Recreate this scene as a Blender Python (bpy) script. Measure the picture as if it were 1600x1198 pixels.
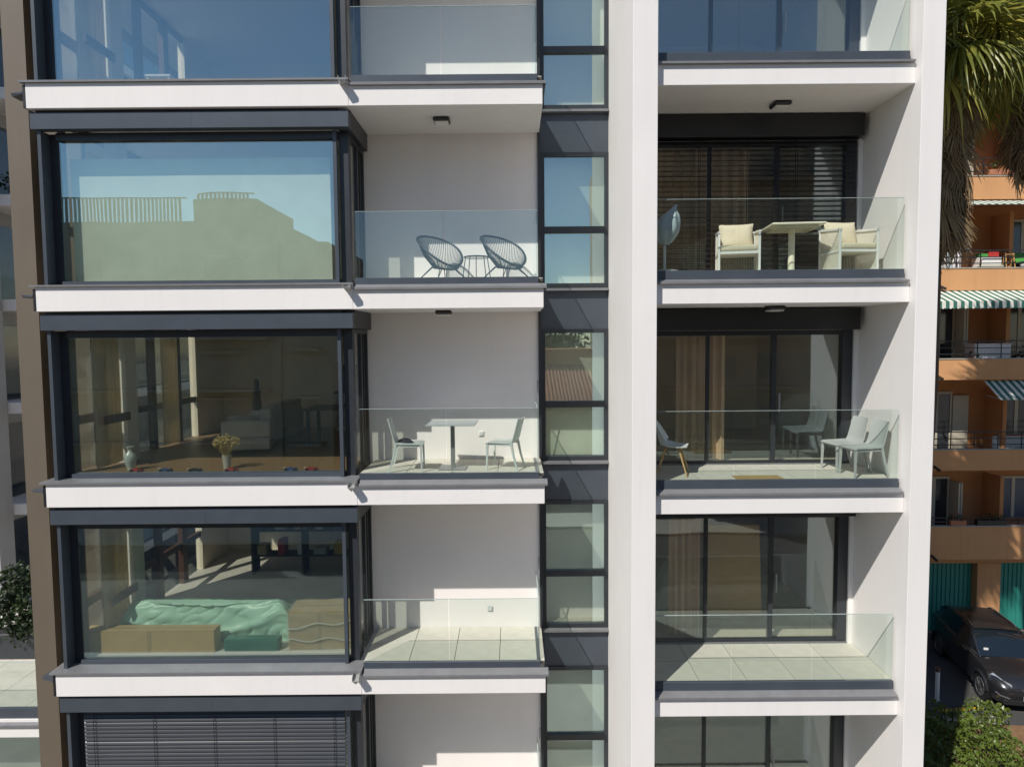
import bpy, bmesh, math, random
from mathutils import Vector, Matrix, noise
R = math.radians
PI = math.pi
for o in list(bpy.data.objects):
    bpy.data.objects.remove(o)
S = bpy.context.scene
COL = S.collection
rnd = random.Random(7)

# ------------------------------------------------------------------ camera, sky, sun, exposure
cam = bpy.data.objects.new('camera', bpy.data.cameras.new('camera'))
COL.objects.link(cam)
S.camera = cam
cam.data.sensor_width = 36.0
cam.data.lens = 36.0 * 1060 / 1600
cam.data.clip_start = 0.1
cam.data.clip_end = 3000
CAM_POS = Vector((0.0, -10.3038, 10.2))
yaw, pitch, roll = -0.0008, 0.0624, -0.0083
fw = Vector((math.sin(yaw) * math.cos(pitch), math.cos(yaw) * math.cos(pitch), -math.sin(pitch)))
rt = Vector((math.cos(yaw), -math.sin(yaw), 0))
up = rt.cross(fw)
r2 = rt * math.cos(roll) + up * math.sin(roll)
u2 = up * math.cos(roll) - rt * math.sin(roll)
m = Matrix((r2, u2, -fw)).transposed().to_4x4()
m.translation = CAM_POS
cam.matrix_world = m

SUN = Vector((0.75, 1.0, -1.32)).normalized()
world = bpy.data.worlds.new('World')
S.world = world
world.use_nodes = True
wn = world.node_tree.nodes
wl = world.node_tree.links
bg = wn['Background']
sky = wn.new('ShaderNodeTexSky')
sky.sky_type = 'NISHITA'
sky.sun_disc = False
sky.sun_elevation = math.asin(-SUN.z)
sky.sun_rotation = math.atan2(-SUN.x, -SUN.y)
sky.altitude = 50
sky.air_density = 1.0
sky.dust_density = 0.0
sky.ozone_density = 2.6
wl.new(sky.outputs[0], bg.inputs[0])
bg.inputs[1].default_value = 0.09
sun = bpy.data.objects.new('sun', bpy.data.lights.new('sun', 'SUN'))
COL.objects.link(sun)
sun.data.energy = 4.5
sun.data.angle = R(0.5)
sun.data.color = (1.0, 0.955, 0.89)
sun.rotation_euler = SUN.to_track_quat('-Z', 'Y').to_euler()
sun.location = (-20, -30, 45)
S.view_settings.view_transform = 'Standard'
S.view_settings.look = 'None'
S.view_settings.gamma = 1.0
S.view_settings.use_curve_mapping = False
S.view_settings.exposure = 0.11
S.render.engine = 'CYCLES'
S.cycles.use_denoising = True
S.cycles.max_bounces = 10
S.cycles.diffuse_bounces = 5
S.cycles.glossy_bounces = 4
S.cycles.transparent_max_bounces = 24
S.cycles.transmission_bounces = 6
S.cycles.sample_clamp_indirect = 6.0

# ------------------------------------------------------------------ materials
def nodes_of(name):
    mt = bpy.data.materials.new(name)
    mt.use_nodes = True
    nt = mt.node_tree
    return mt, nt, nt.nodes, nt.links, nt.nodes['Principled BSDF']

def mat(name, col, rough=0.6, var=0.08, scale=6.0, bump=0.0, bscale=60.0, metal=0.0, spec=0.5,
        streak=0.0, objvar=0.0, coat=0.0, stretch=None):
    mt, nt, N, L, P = nodes_of(name)
    tc = N.new('ShaderNodeTexCoord')
    vec = tc.outputs['Object']
    if stretch:
        mp = N.new('ShaderNodeMapping'); mp.inputs['Scale'].default_value = stretch
        L.new(vec, mp.inputs[0]); vec = mp.outputs[0]
    nz = N.new('ShaderNodeTexNoise')
    nz.inputs['Scale'].default_value = scale; nz.inputs['Detail'].default_value = 6
    L.new(vec, nz.inputs['Vector'])
    hsv = N.new('ShaderNodeHueSaturation')
    hsv.inputs['Color'].default_value = (*col, 1)
    mr = N.new('ShaderNodeMapRange')
    mr.inputs[1].default_value = 0.25; mr.inputs[2].default_value = 0.75
    mr.inputs[3].default_value = 1 - var; mr.inputs[4].default_value = 1 + var
    L.new(nz.outputs['Fac'], mr.inputs[0])
    val = mr.outputs[0]
    if streak > 0:
        mp2 = N.new('ShaderNodeMapping'); mp2.inputs['Scale'].default_value = (5.5, 5.5, 0.35)
        L.new(tc.outputs['Object'], mp2.inputs[0])
        n2 = N.new('ShaderNodeTexNoise'); n2.inputs['Scale'].default_value = 1.6; n2.inputs['Detail'].default_value = 5
        L.new(mp2.outputs[0], n2.inputs['Vector'])
        m2 = N.new('ShaderNodeMapRange')
        m2.inputs[1].default_value = 0.5; m2.inputs[2].default_value = 0.85
        m2.inputs[3].default_value = 1.0; m2.inputs[4].default_value = 1 - streak
        L.new(n2.outputs['Fac'], m2.inputs[0])
        mu = N.new('ShaderNodeMath'); mu.operation = 'MULTIPLY'
        L.new(val, mu.inputs[0]); L.new(m2.outputs[0], mu.inputs[1]); val = mu.outputs[0]
    if objvar > 0:
        oi = N.new('ShaderNodeObjectInfo')
        m3 = N.new('ShaderNodeMapRange')
        m3.inputs[3].default_value = 1 - objvar; m3.inputs[4].default_value = 1 + objvar
        L.new(oi.outputs['Random'], m3.inputs[0])
        mu = N.new('ShaderNodeMath'); mu.operation = 'MULTIPLY'
        L.new(val, mu.inputs[0]); L.new(m3.outputs[0], mu.inputs[1]); val = mu.outputs[0]
    L.new(val, hsv.inputs['Value'])
    L.new(hsv.outputs[0], P.inputs['Base Color'])
    P.inputs['Roughness'].default_value = rough
    P.inputs['Metallic'].default_value = metal
    P.inputs['Specular IOR Level'].default_value = spec
    P.inputs['Coat Weight'].default_value = coat
    P.inputs['Coat Roughness'].default_value = 0.06
    if bump > 0:
        nb = N.new('ShaderNodeTexNoise'); nb.inputs['Scale'].default_value = bscale; nb.inputs['Detail'].default_value = 4
        L.new(vec, nb.inputs['Vector'])
        bp = N.new('ShaderNodeBump'); bp.inputs['Strength'].default_value = bump; bp.inputs['Distance'].default_value = 0.01
        L.new(nb.outputs['Fac'], bp.inputs['Height']); L.new(bp.outputs[0], P.inputs['Normal'])
    return mt

def glass(name, tint, r0, wave=0.02, wscale=1.2, grough=0.0, gcol=(0.95, 0.98, 1.0)):
    mt, nt, N, L, P = nodes_of(name)
    N.remove(P)
    out = N['Material Output']
    tr = N.new('ShaderNodeBsdfTransparent'); tr.inputs[0].default_value = (*tint, 1)
    gl = N.new('ShaderNodeBsdfGlossy'); gl.inputs['Roughness'].default_value = grough
    gl.inputs['Color'].default_value = (*gcol, 1)
    lw = N.new('ShaderNodeLayerWeight'); lw.inputs['Blend'].default_value = 0.5
    pw = N.new('ShaderNodeMath'); pw.operation = 'POWER'; pw.inputs[1].default_value = 5
    L.new(lw.outputs['Facing'], pw.inputs[0])
    ma = N.new('ShaderNodeMath'); ma.operation = 'MULTIPLY_ADD'
    ma.inputs[1].default_value = 1 - r0; ma.inputs[2].default_value = r0
    L.new(pw.outputs[0], ma.inputs[0])
    mx = N.new('ShaderNodeMixShader')
    L.new(ma.outputs[0], mx.inputs[0]); L.new(tr.outputs[0], mx.inputs[1]); L.new(gl.outputs[0], mx.inputs[2])
    L.new(mx.outputs[0], out.inputs[0])
    if wave > 0:
        tc = N.new('ShaderNodeTexCoord')
        nz = N.new('ShaderNodeTexNoise'); nz.inputs['Scale'].default_value = wscale; nz.inputs['Detail'].default_value = 1
        L.new(tc.outputs['Object'], nz.inputs['Vector'])
        bp = N.new('ShaderNodeBump'); bp.inputs['Strength'].default_value = wave; bp.inputs['Distance'].default_value = 0.05
        L.new(nz.outputs['Fac'], bp.inputs['Height']); L.new(bp.outputs[0], gl.inputs['Normal'])
    return mt

def cloth(name, col, trans=0.4, fold=0.0):
    mt, nt, N, L, P = nodes_of(name)
    N.remove(P)
    out = N['Material Output']
    tc = N.new('ShaderNodeTexCoord')
    nz = N.new('ShaderNodeTexNoise'); nz.inputs['Scale'].default_value = 3; nz.inputs['Detail'].default_value = 4
    L.new(tc.outputs['Object'], nz.inputs['Vector'])
    mr = N.new('ShaderNodeMapRange'); mr.inputs[3].default_value = 0.85; mr.inputs[4].default_value = 1.1
    L.new(nz.outputs['Fac'], mr.inputs[0])
    hs = N.new('ShaderNodeHueSaturation'); hs.inputs['Color'].default_value = (*col, 1)
    L.new(mr.outputs[0], hs.inputs['Value'])
    d = N.new('ShaderNodeBsdfDiffuse'); t = N.new('ShaderNodeBsdfTranslucent')
    L.new(hs.outputs[0], d.inputs[0]); L.new(hs.outputs[0], t.inputs[0])
    mx = N.new('ShaderNodeMixShader'); mx.inputs[0].default_value = trans
    L.new(d.outputs[0], mx.inputs[1]); L.new(t.outputs[0], mx.inputs[2])
    L.new(mx.outputs[0], out.inputs[0])
    return mt

def leafmat(name, c1, c2, scale=3.0, trans=0.25, rough=0.45):
    mt, nt, N, L, P = nodes_of(name)
    out = N['Material Output']
    tc = N.new('ShaderNodeTexCoord')
    nz = N.new('ShaderNodeTexNoise'); nz.inputs['Scale'].default_value = scale; nz.inputs['Detail'].default_value = 5
    L.new(tc.outputs['Object'], nz.inputs['Vector'])
    oi = N.new('ShaderNodeObjectInfo')
    ad = N.new('ShaderNodeMath'); ad.operation = 'MULTIPLY_ADD'; ad.inputs[1].default_value = 0.5
    L.new(oi.outputs['Random'], ad.inputs[0]); L.new(nz.outputs['Fac'], ad.inputs[2])
    mr = N.new('ShaderNodeMapRange'); mr.inputs[1].default_value = 0.4; mr.inputs[2].default_value = 1.1
    L.new(ad.outputs[0], mr.inputs[0])
    mc = N.new('ShaderNodeMix'); mc.data_type = 'RGBA'
    mc.inputs[6].default_value = (*c1, 1); mc.inputs[7].default_value = (*c2, 1)
    L.new(mr.outputs[0], mc.inputs[0])
    L.new(mc.outputs[2], P.inputs['Base Color'])
    P.inputs['Roughness'].default_value = rough
    t = N.new('ShaderNodeBsdfTranslucent'); L.new(mc.outputs[2], t.inputs[0])
    mx = N.new('ShaderNodeMixShader'); mx.inputs[0].default_value = trans
    L.new(P.outputs[0], mx.inputs[1]); L.new(t.outputs[0], mx.inputs[2]); L.new(mx.outputs[0], out.inputs[0])
    return mt

def stripes(name, c1, c2, period, axis=0, objscale=None):
    mt, nt, N, L, P = nodes_of(name)
    tc = N.new('ShaderNodeTexCoord')
    sx = N.new('ShaderNodeSeparateXYZ'); L.new(tc.outputs['Object'], sx.inputs[0])
    dv = N.new('ShaderNodeMath'); dv.operation = 'DIVIDE'; dv.inputs[1].default_value = period
    L.new(sx.outputs[axis], dv.inputs[0])
    fr = N.new('ShaderNodeMath'); fr.operation = 'FRACT'; L.new(dv.outputs[0], fr.inputs[0])
    gt = N.new('ShaderNodeMath'); gt.operation = 'GREATER_THAN'; gt.inputs[1].default_value = 0.5
    L.new(fr.outputs[0], gt.inputs[0])
    nz = N.new('ShaderNodeTexNoise'); nz.inputs['Scale'].default_value = 4
    L.new(tc.outputs['Object'], nz.inputs['Vector'])
    mc = N.new('ShaderNodeMix'); mc.data_type = 'RGBA'
    mc.inputs[6].default_value = (*c1, 1); mc.inputs[7].default_value = (*c2, 1)
    L.new(gt.outputs[0], mc.inputs[0])
    hs = N.new('ShaderNodeHueSaturation'); L.new(mc.outputs[2], hs.inputs['Color'])
    mr = N.new('ShaderNodeMapRange'); mr.inputs[3].default_value = 0.8; mr.inputs[4].default_value = 1.15
    L.new(nz.outputs['Fac'], mr.inputs[0]); L.new(mr.outputs[0], hs.inputs['Value'])
    L.new(hs.outputs[0], P.inputs['Base Color']); P.inputs['Roughness'].default_value = 0.8
    return mt

M = {}
M['plaster'] = mat('plaster', (0.785, 0.755, 0.73), 0.85, 0.03, 0.9, 0.3, 140, streak=0.045)
M['soffit'] = mat('soffit_paint', (0.76, 0.725, 0.69), 0.9, 0.02, 2.0, 0.1, 120)
M['wallgrey'] = mat('balcony_plaster', (0.80, 0.755, 0.725), 0.88, 0.03, 1.1, 0.25, 150, streak=0.03)
M['metal'] = mat('anthracite_aluminium', (0.058, 0.069, 0.085), 0.36, 0.10, 2.5, 0.03, 12, spec=0.5)
M['metal2'] = mat('grey_aluminium', (0.185, 0.185, 0.19), 0.32, 0.10, 3.0, 0.03, 10, spec=0.5, streak=0.15)
M['black'] = mat('black_metal', (0.016, 0.017, 0.019), 0.4, 0.1, 4.0)
M['frame'] = mat('dark_frame', (0.028, 0.032, 0.038), 0.38, 0.1, 4.0)
M['galv'] = mat('galvanised_metal', (0.5, 0.5, 0.48), 0.4, 0.15, 20, metal=0.4)
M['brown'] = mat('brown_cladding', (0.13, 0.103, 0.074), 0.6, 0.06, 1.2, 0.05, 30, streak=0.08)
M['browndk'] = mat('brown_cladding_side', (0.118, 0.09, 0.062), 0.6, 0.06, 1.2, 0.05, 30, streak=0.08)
M['glass'] = glass('window_glass', (0.955, 0.97, 0.93), 0.245, 0.03, 0.9, gcol=(0.78, 0.98, 1.0))
M['doorglass'] = glass('door_glass', (0.95, 0.95, 0.91), 0.12, 0.03, 0.9, gcol=(0.80, 0.93, 1.0))
M['clearglass'] = glass('clear_window_glass', (0.95, 0.96, 0.94), 0.05, 0.03, 0.9)
M['rail'] = glass('balustrade_glass', (0.93, 0.965, 0.945), 0.07, 0.02, 0.8)
M['railedge'] = mat('glass_edge', (0.40, 0.48, 0.46), 0.2, 0.1, 5)
M['tile'] = mat('floor_tile', (0.60, 0.56, 0.49), 0.6, 0.07, 5.0, 0.08, 60, objvar=0.05)
M['grout'] = mat('grout', (0.09, 0.08, 0.07), 0.9, 0.1, 10)
M['roomwall'] = mat('room_wall', (0.78, 0.69, 0.55), 0.9, 0.04, 1.5)
M['roomwhite'] = mat('room_white', (0.76, 0.75, 0.71), 0.9, 0.03, 1.5)
M['roomdark'] = mat('room_dark', (0.10, 0.085, 0.07), 0.8, 0.1, 1.5)
M['woodfloor'] = mat('wood_floor', (0.30, 0.19, 0.10), 0.45, 0.2, 3.0, stretch=(1, 8, 8))
M['woodbrown'] = mat('brown_wood', (0.095, 0.042, 0.024), 0.4, 0.2, 3.0, stretch=(1, 8, 8))
M['curtain'] = cloth('beige_curtain', (0.85, 0.76, 0.58), 0.55)
M['pinkcurtain'] = cloth('brown_curtain', (0.86, 0.66, 0.48), 0.2)
M['blindcloth'] = cloth('pale_blind', (0.84, 0.88, 0.80), 0.10)
M['slat'] = mat('blind_slat', (0.045, 0.048, 0.054), 0.30, 0.06, 3, spec=0.6)
M['slatdark'] = mat('dark_blind_slat', (0.030, 0.027, 0.026), 0.4, 0.06, 3)
M['white'] = mat('white_paint', (0.78, 0.77, 0.74), 0.45, 0.03, 4)
M['plasticgrey'] = mat('grey_plastic', (0.46, 0.47, 0.455), 0.42, 0.04, 5)
M['lightplastic'] = mat('pale_grey_plastic', (0.60, 0.62, 0.60), 0.4, 0.04, 5)
M['tablegrey'] = mat('table_top_grey', (0.50, 0.52, 0.52), 0.4, 0.06, 5)
M['steel'] = mat('grey_steel', (0.27, 0.275, 0.28), 0.4, 0.08, 6, metal=0.2)
M['bluecord'] = mat('petrol_cord', (0.013, 0.023, 0.030), 0.5, 0.15, 20)
M['cream'] = mat('cream_cushion', (0.66, 0.58, 0.43), 0.9, 0.05, 6, 0.3, 250)
M['rope'] = mat('white_rope', (0.70, 0.65, 0.54), 0.85, 0.10, 30)
M['creampaint'] = mat('cream_paint', (0.75, 0.71, 0.56), 0.4, 0.03, 5)
M['wood'] = mat('beech_wood', (0.55, 0.33, 0.13), 0.45, 0.2, 8, stretch=(6, 6, 1))
M['coir'] = mat('coir_mat', (0.38, 0.26, 0.11), 0.95, 0.2, 40, 0.6, 120)
M['card'] = mat('cardboard', (0.50, 0.36, 0.17), 0.85, 0.08, 5, 0.1, 40)
M['tape'] = mat('packing_tape', (0.40, 0.30, 0.15), 0.25, 0.1, 10)
M['greenfilm'] = mat('green_film', (0.46, 0.74, 0.60), 0.34, 0.06, 3, 0.12, 18, spec=0.4)
M['greendark'] = mat('green_plastic', (0.03, 0.16, 0.115), 0.3, 0.12, 5)
M['clearfilm'] = cloth('clear_film', (0.70, 0.74, 0.68), 0.3)
_nt = M['clearfilm'].node_tree; _o = _nt.nodes['Material Output']; _src = _o.inputs[0].links[0].from_socket
_t = _nt.nodes.new('ShaderNodeBsdfTransparent'); _m = _nt.nodes.new('ShaderNodeMixShader'); _m.inputs[0].default_value = 0.16
_nt.links.new(_t.outputs[0], _m.inputs[1]); _nt.links.new(_src, _m.inputs[2]); _nt.links.new(_m.outputs[0], _o.inputs[0])
M['offwhite'] = mat('off_white_fabric', (0.55, 0.52, 0.46), 0.9, 0.06, 6, 0.2, 80)
M['red'] = mat('red_paint', (0.42, 0.035, 0.03), 0.35, 0.1, 8)
M['blue'] = mat('blue_paint', (0.03, 0.07, 0.24), 0.4, 0.1, 8)
M['yellow'] = mat('yellow_paint', (0.62, 0.38, 0.03), 0.5, 0.1, 8)
M['ceramic'] = mat('pale_ceramic', (0.58, 0.64, 0.60), 0.2, 0.08, 12)
M['straw'] = mat('dried_flower', (0.55, 0.42, 0.17), 0.9, 0.2, 30)
M['diffuser'] = mat('light_diffuser', (0.75, 0.74, 0.70), 0.4, 0.02, 5)
M['asphalt'] = mat('asphalt', (0.065, 0.062, 0.060), 0.9, 0.25, 0.8, 0.5, 90)
M['paving'] = mat('paving_concrete', (0.29, 0.26, 0.22), 0.9, 0.12, 2, 0.3, 40)
M['concrete'] = mat('kerb_concrete', (0.38, 0.35, 0.30), 0.9, 0.12, 5, 0.3, 50)
M['soil'] = mat('bare_soil', (0.20, 0.115, 0.055), 0.95, 0.3, 8, 0.7, 30)
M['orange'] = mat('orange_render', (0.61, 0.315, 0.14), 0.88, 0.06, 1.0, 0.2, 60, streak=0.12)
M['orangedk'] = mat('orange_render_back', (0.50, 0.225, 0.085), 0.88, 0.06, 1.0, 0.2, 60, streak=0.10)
M['teal'] = mat('teal_garage', (0.028, 0.24, 0.19), 0.5, 0.1, 2)
M['shutter'] = mat('cream_shutter', (0.50, 0.45, 0.34), 0.6, 0.06, 4)
M['curtdark'] = mat('window_dark', (0.035, 0.04, 0.045), 0.1, 0.3, 2, spec=0.8)
M['curtblue'] = mat('window_net_curtain', (0.10, 0.12, 0.15), 0.3, 0.25, 3, stretch=(10, 10, 1))
M['farwindow'] = mat('far_window', (0.18, 0.17, 0.15), 0.5, 0.3, 2)
M['awning'] = stripes('striped_awning', (0.75, 0.74, 0.66), (0.045, 0.16, 0.12), 0.235)
M['carpaint'] = mat('dark_grey_car_paint', (0.040, 0.041, 0.046), 0.28, 0.05, 3, metal=0.6, coat=1.0)
M['carglass'] = mat('car_glass', (0.010, 0.016, 0.022), 0.03, 0.05, 3, spec=1.0)
M['tyre'] = mat('tyre_rubber', (0.015, 0.015, 0.016), 0.8, 0.1, 20)
M['alloy'] = mat('alloy_rim', (0.30, 0.30, 0.31), 0.3, 0.05, 5, metal=0.8)
M['headlamp'] = mat('headlamp_glass', (0.55, 0.57, 0.60), 0.08, 0.3, 14, metal=0.5, coat=1.0)
M['plate'] = mat('number_plate', (0.72, 0.72, 0.70), 0.4, 0.02, 5)
M['palmgreen'] = leafmat('palm_leaf', (0.11, 0.15, 0.03), (0.50, 0.43, 0.08), 2.2, 0.35, 0.38)
M['palmdead'] = leafmat('dead_palm_leaf', (0.13, 0.085, 0.045), (0.44, 0.31, 0.16), 2.5, 0.1, 0.8)
M['bark'] = mat('palm_bark', (0.085, 0.058, 0.038), 0.95, 0.35, 9, 0.8, 24, stretch=(1, 1, 4))
M['hedge'] = leafmat('hedge_leaf', (0.03, 0.065, 0.012), (0.14, 0.19, 0.03), 2.4, 0.25, 0.35)
M['darkleaf'] = leafmat('dark_leaf', (0.010, 0.024, 0.008), (0.036, 0.062, 0.016), 1.5, 0.2, 0.5)  # dark leaf tones; for the terrace shrub they also stand in for shade
M['flowerpink'] = mat('pink_petal', (0.5, 0.10, 0.25), 0.7, 0.2, 20)
M['terracotta'] = mat('terracotta', (0.42, 0.17, 0.09), 0.8, 0.1, 6)
M['rooftile'] = mat('roof_tile', (0.34, 0.115, 0.055), 0.85, 0.3, 9, 0.3, 30)
M['beige'] = mat('beige_render', (0.25, 0.23, 0.19), 0.9, 0.08, 0.8)
M['beigepink'] = mat('pink_render', (0.46, 0.32, 0.23), 0.9, 0.08, 0.8)
M['greywall'] = mat('grey_render', (0.36, 0.355, 0.35), 0.9, 0.06, 1.0, streak=0.08)
M['laundry'] = mat('laundry_cotton', (0.72, 0.71, 0.72), 0.95, 0.08, 9)
M['navy'] = mat('navy_cloth', (0.025, 0.028, 0.045), 0.9, 0.1, 9)
M['greencloth'] = mat('green_cloth', (0.06, 0.26, 0.05), 0.9, 0.15, 6)
M['bluegrey'] = mat('parasol_cover', (0.40, 0.47, 0.50), 0.7, 0.08, 4, 0.2, 60)

# ------------------------------------------------------------------ mesh helpers
class MB:
    def __init__(s): s.v = []; s.f = []
    def add(s, vs, fs):
        b = len(s.v); s.v += [tuple(v) for v in vs]; s.f += [tuple(i + b for i in f) for f in fs]; return s
    def box(s, x0, x1, y0, y1, z0, z1):
        return s.add([(x0,y0,z0),(x1,y0,z0),(x1,y1,z0),(x0,y1,z0),(x0,y0,z1),(x1,y0,z1),(x1,y1,z1),(x0,y1,z1)],
                     [(0,3,2,1),(4,5,6,7),(0,1,5,4),(1,2,6,5),(2,3,7,6),(3,0,4,7)])
    def obox(s, c, size, rot):
        a, b, d = [k / 2 for k in size]
        vs = [Vector(c) + rot @ Vector(p) for p in ((-a,-b,-d),(a,-b,-d),(a,b,-d),(-a,b,-d),(-a,-b,d),(a,-b,d),(a,b,d),(-a,b,d))]
        return s.add(vs, [(0,3,2,1),(4,5,6,7),(0,1,5,4),(1,2,6,5),(2,3,7,6),(3,0,4,7)])
    def prism_x(s, prof, x0, x1):            # prof: (y,z) polygon
        n = len(prof)
        vs = [(x0, y, z) for y, z in prof] + [(x1, y, z) for y, z in prof]
        fs = [(i, (i + 1) % n, n + (i + 1) % n, n + i) for i in range(n)]
        fs += [tuple(range(n - 1, -1, -1)), tuple(range(n, 2 * n))]
        return s.add(vs, fs)
    def prism_z(s, prof, z0, z1):
        n = len(prof)
        vs = [(x, y, z0) for x, y in prof] + [(x, y, z1) for x, y in prof]
        fs = [(i, (i + 1) % n, n + (i + 1) % n, n + i) for i in range(n)]
        fs += [tuple(range(n - 1, -1, -1)), tuple(range(n, 2 * n))]
        return s.add(vs, fs)
    def tube(s, pts, r, n=8, closed=False, r1=None):
        pts = [Vector(p) for p in pts]; k = len(pts); vs = []; fs = []
        prev = None
        for i, p in enumerate(pts):
            if closed: d = pts[(i + 1) % k] - pts[i - 1]
            elif i == 0: d = pts[1] - p
            elif i == k - 1: d = p - pts[i - 1]
            else: d = pts[i + 1] - pts[i - 1]
            d.normalize()
            if prev is None:
                a = Vector((0, 0, 1)) if abs(d.z) < 0.9 else Vector((1, 0, 0))
                u = d.cross(a).normalized()
            else:
                u = (prev - d * prev.dot(d)).normalized()
            prev = u; w = d.cross(u)
            rr = r if r1 is None else r + (r1 - r) * i / (k - 1)
            for j in range(n):
                an = 2 * PI * j / n + PI / n
                vs.append(p + u * rr * math.cos(an) + w * rr * math.sin(an))
        m_ = k if closed else k - 1
        for i in range(m_):
            for j in range(n):
                a = i * n + j; b = i * n + (j + 1) % n; c = ((i + 1) % k) * n + (j + 1) % n; d = ((i + 1) % k) * n + j
                fs.append((a, b, c, d))
        if not closed:
            fs.append(tuple(range(n - 1, -1, -1))); fs.append(tuple((k - 1) * n + j for j in range(n)))
        return s.add(vs, fs)
    def lathe(s, prof, n=20, c=(0, 0, 0)):   # prof: (r,z)
        vs = []; fs = []
        for r, z in prof:
            for j in range(n):
                a = 2 * PI * j / n
                vs.append((c[0] + r * math.cos(a), c[1] + r * math.sin(a), c[2] + z))
        for i in range(len(prof) - 1):
            for j in range(n):
                fs.append((i*n+j, i*n+(j+1)%n, (i+1)*n+(j+1)%n, (i+1)*n+j))
        fs.append(tuple(range(n - 1, -1, -1))); fs.append(tuple((len(prof)-1)*n + j for j in range(n)))
        return s.add(vs, fs)
    def grid(s, fn, nu, nv, closed_u=False):
        vs = [fn(i / nu, j / nv) for j in range(nv + 1) for i in range(nu + 1)]
        fs = [(j*(nu+1)+i, j*(nu+1)+i+1, (j+1)*(nu+1)+i+1, (j+1)*(nu+1)+i) for j in range(nv) for i in range(nu)]
        return s.add(vs, fs)
    def shell(s, fn, nu, nv, th):            # a grid with thickness along its normals
        P_ = [[Vector(fn(i / nu, j / nv)) for i in range(nu + 1)] for j in range(nv + 1)]
        top = []; bot = []
        for j in range(nv + 1):
            for i in range(nu + 1):
                du = P_[j][min(i+1, nu)] - P_[j][max(i-1, 0)]; dv = P_[min(j+1, nv)][i] - P_[max(j-1, 0)][i]
                nn = du.cross(dv)
                nn = nn.normalized() if nn.length > 1e-9 else Vector((0, 0, 1))
                top.append(P_[j][i]); bot.append(P_[j][i] - nn * th)
        k = len(top); w = nu + 1; fs = []
        for j in range(nv):
            for i in range(nu):
                a, b, c, d = j*w+i, j*w+i+1, (j+1)*w+i+1, (j+1)*w+i
                fs.append((a, b, c, d)); fs.append((k+d, k+c, k+b, k+a))
        for i in range(nu):
            fs.append((i+1, i, k+i, k+i+1)); fs.append((nv*w+i, nv*w+i+1, k+nv*w+i+1, k+nv*w+i))
        for j in range(nv):
            fs.append((j*w, (j+1)*w, k+(j+1)*w, k+j*w)); fs.append(((j+1)*w+nu, j*w+nu, k+j*w+nu, k+(j+1)*w+nu))
        return s.add(top + bot, fs)
    def mesh(s, name, mt, smooth=False, bevel=0.0, seg=1):
        me = bpy.data.meshes.new(name)
        me.from_pydata([tuple(v) for v in s.v], [], s.f)
        bm = bmesh.new(); bm.from_mesh(me)
        bmesh.ops.recalc_face_normals(bm, faces=bm.faces)
        if bevel > 0:
            eds = [e for e in bm.edges if len(e.link_faces) == 2 and e.calc_face_angle(0) > R(35)]
            bmesh.ops.bevel(bm, geom=eds, offset=bevel, segments=seg, affect='EDGES', profile=0.6, clamp_overlap=True)
        bm.to_mesh(me); bm.free()
        if smooth:
            me.polygons.foreach_set('use_smooth', [True] * len(me.polygons))
            try: me.set_sharp_from_angle(angle=R(40))
            except Exception: pass
        if mt: me.materials.append(mt)
        return me
    def build(s, name, mt, parent=None, smooth=False, bevel=0.0, seg=1):
        o = bpy.data.objects.new(name, s.mesh(name, mt, smooth, bevel, seg))
        COL.objects.link(o)
        if parent is not None: o.parent = parent
        return o

def inst(name, me, parent=None, loc=(0, 0, 0), rot=(0, 0, 0)):
    o = bpy.data.objects.new(name, me); COL.objects.link(o)
    if parent is not None: o.parent = parent
    o.location = loc; o.rotation_euler = rot
    return o
def tag(o, label=None, cat=None, group=None, kind=None):
    if label: o['label'] = label
    if cat: o['category'] = cat
    if group: o['group'] = group
    if kind: o['kind'] = kind
    return o
def thing(name, label, cat, loc=(0, 0, 0), rz=0.0, group=None):
    o = bpy.data.objects.new(name, None); COL.objects.link(o)
    o.empty_display_size = 0.2
    o.location = loc; o.rotation_euler = (0, 0, rz)
    return tag(o, label, cat, group)
def kids(o): return [c for c in bpy.data.objects if c.parent == o]
def copy_tree(o, parent=None):
    c = o.copy(); COL.objects.link(c)
    if parent is not None: c.parent = parent
    for ch in kids(o): copy_tree(ch, c)
    return c
def bx(*a): return MB().box(*a)

# ------------------------------------------------------------------ ground
def struct(name, mb, mt, **k):
    o = mb.build(name, mt, **k); o['kind'] = 'structure'; return o
struct('ground', bx(-600, 600, -600, 600, -0.5, -0.03), M['paving'])
struct('road', bx(-200, 200, -23.0, -6.0, -0.2, 0.004), M['asphalt'])
struct('courtyard', bx(5.5, 40, 6.15, 12.65, -0.2, 0.0), M['asphalt'])
struct('pavement', MB().box(-200, 200, -6.0, -3.2, -0.2, 0.13).box(-200, 200, -26, -23, -0.2, 0.13), M['concrete'])
struct('soil_bed', MB().prism_z([(6.2, 0.5), (10.7, 0.5), (13.0, 5.2), (13.6, 6.9), (12.6, 6.95), (11.6, 6.98), (6.2, 7.0)], -0.1, 0.03), M['soil'])

# ------------------------------------------------------------------ the apartment building
B = [16.7, 13.7, 10.7, 7.7, 4.7, 1.7]      # undersides of the floor slabs, top to bottom
TOP = 20.6
bld = thing('apartment_building', 'white modern apartment block with glazed bays and glass balconies filling the picture', 'building')
def part(name, mb, mt, parent=None, label=None, **k):
    o = mb.build(name, M[mt] if isinstance(mt, str) else mt, parent or bld, **k)
    if label: o['label'] = label
    return o

XL, XB0, XB1 = -7.19, -2.40, 0.48         # left bay from XL to XB0, left balcony to XB1
XC0, XC1 = 1.67, 2.01                     # white column
XP0, XP1 = 5.596, 5.90                    # right fin
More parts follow.
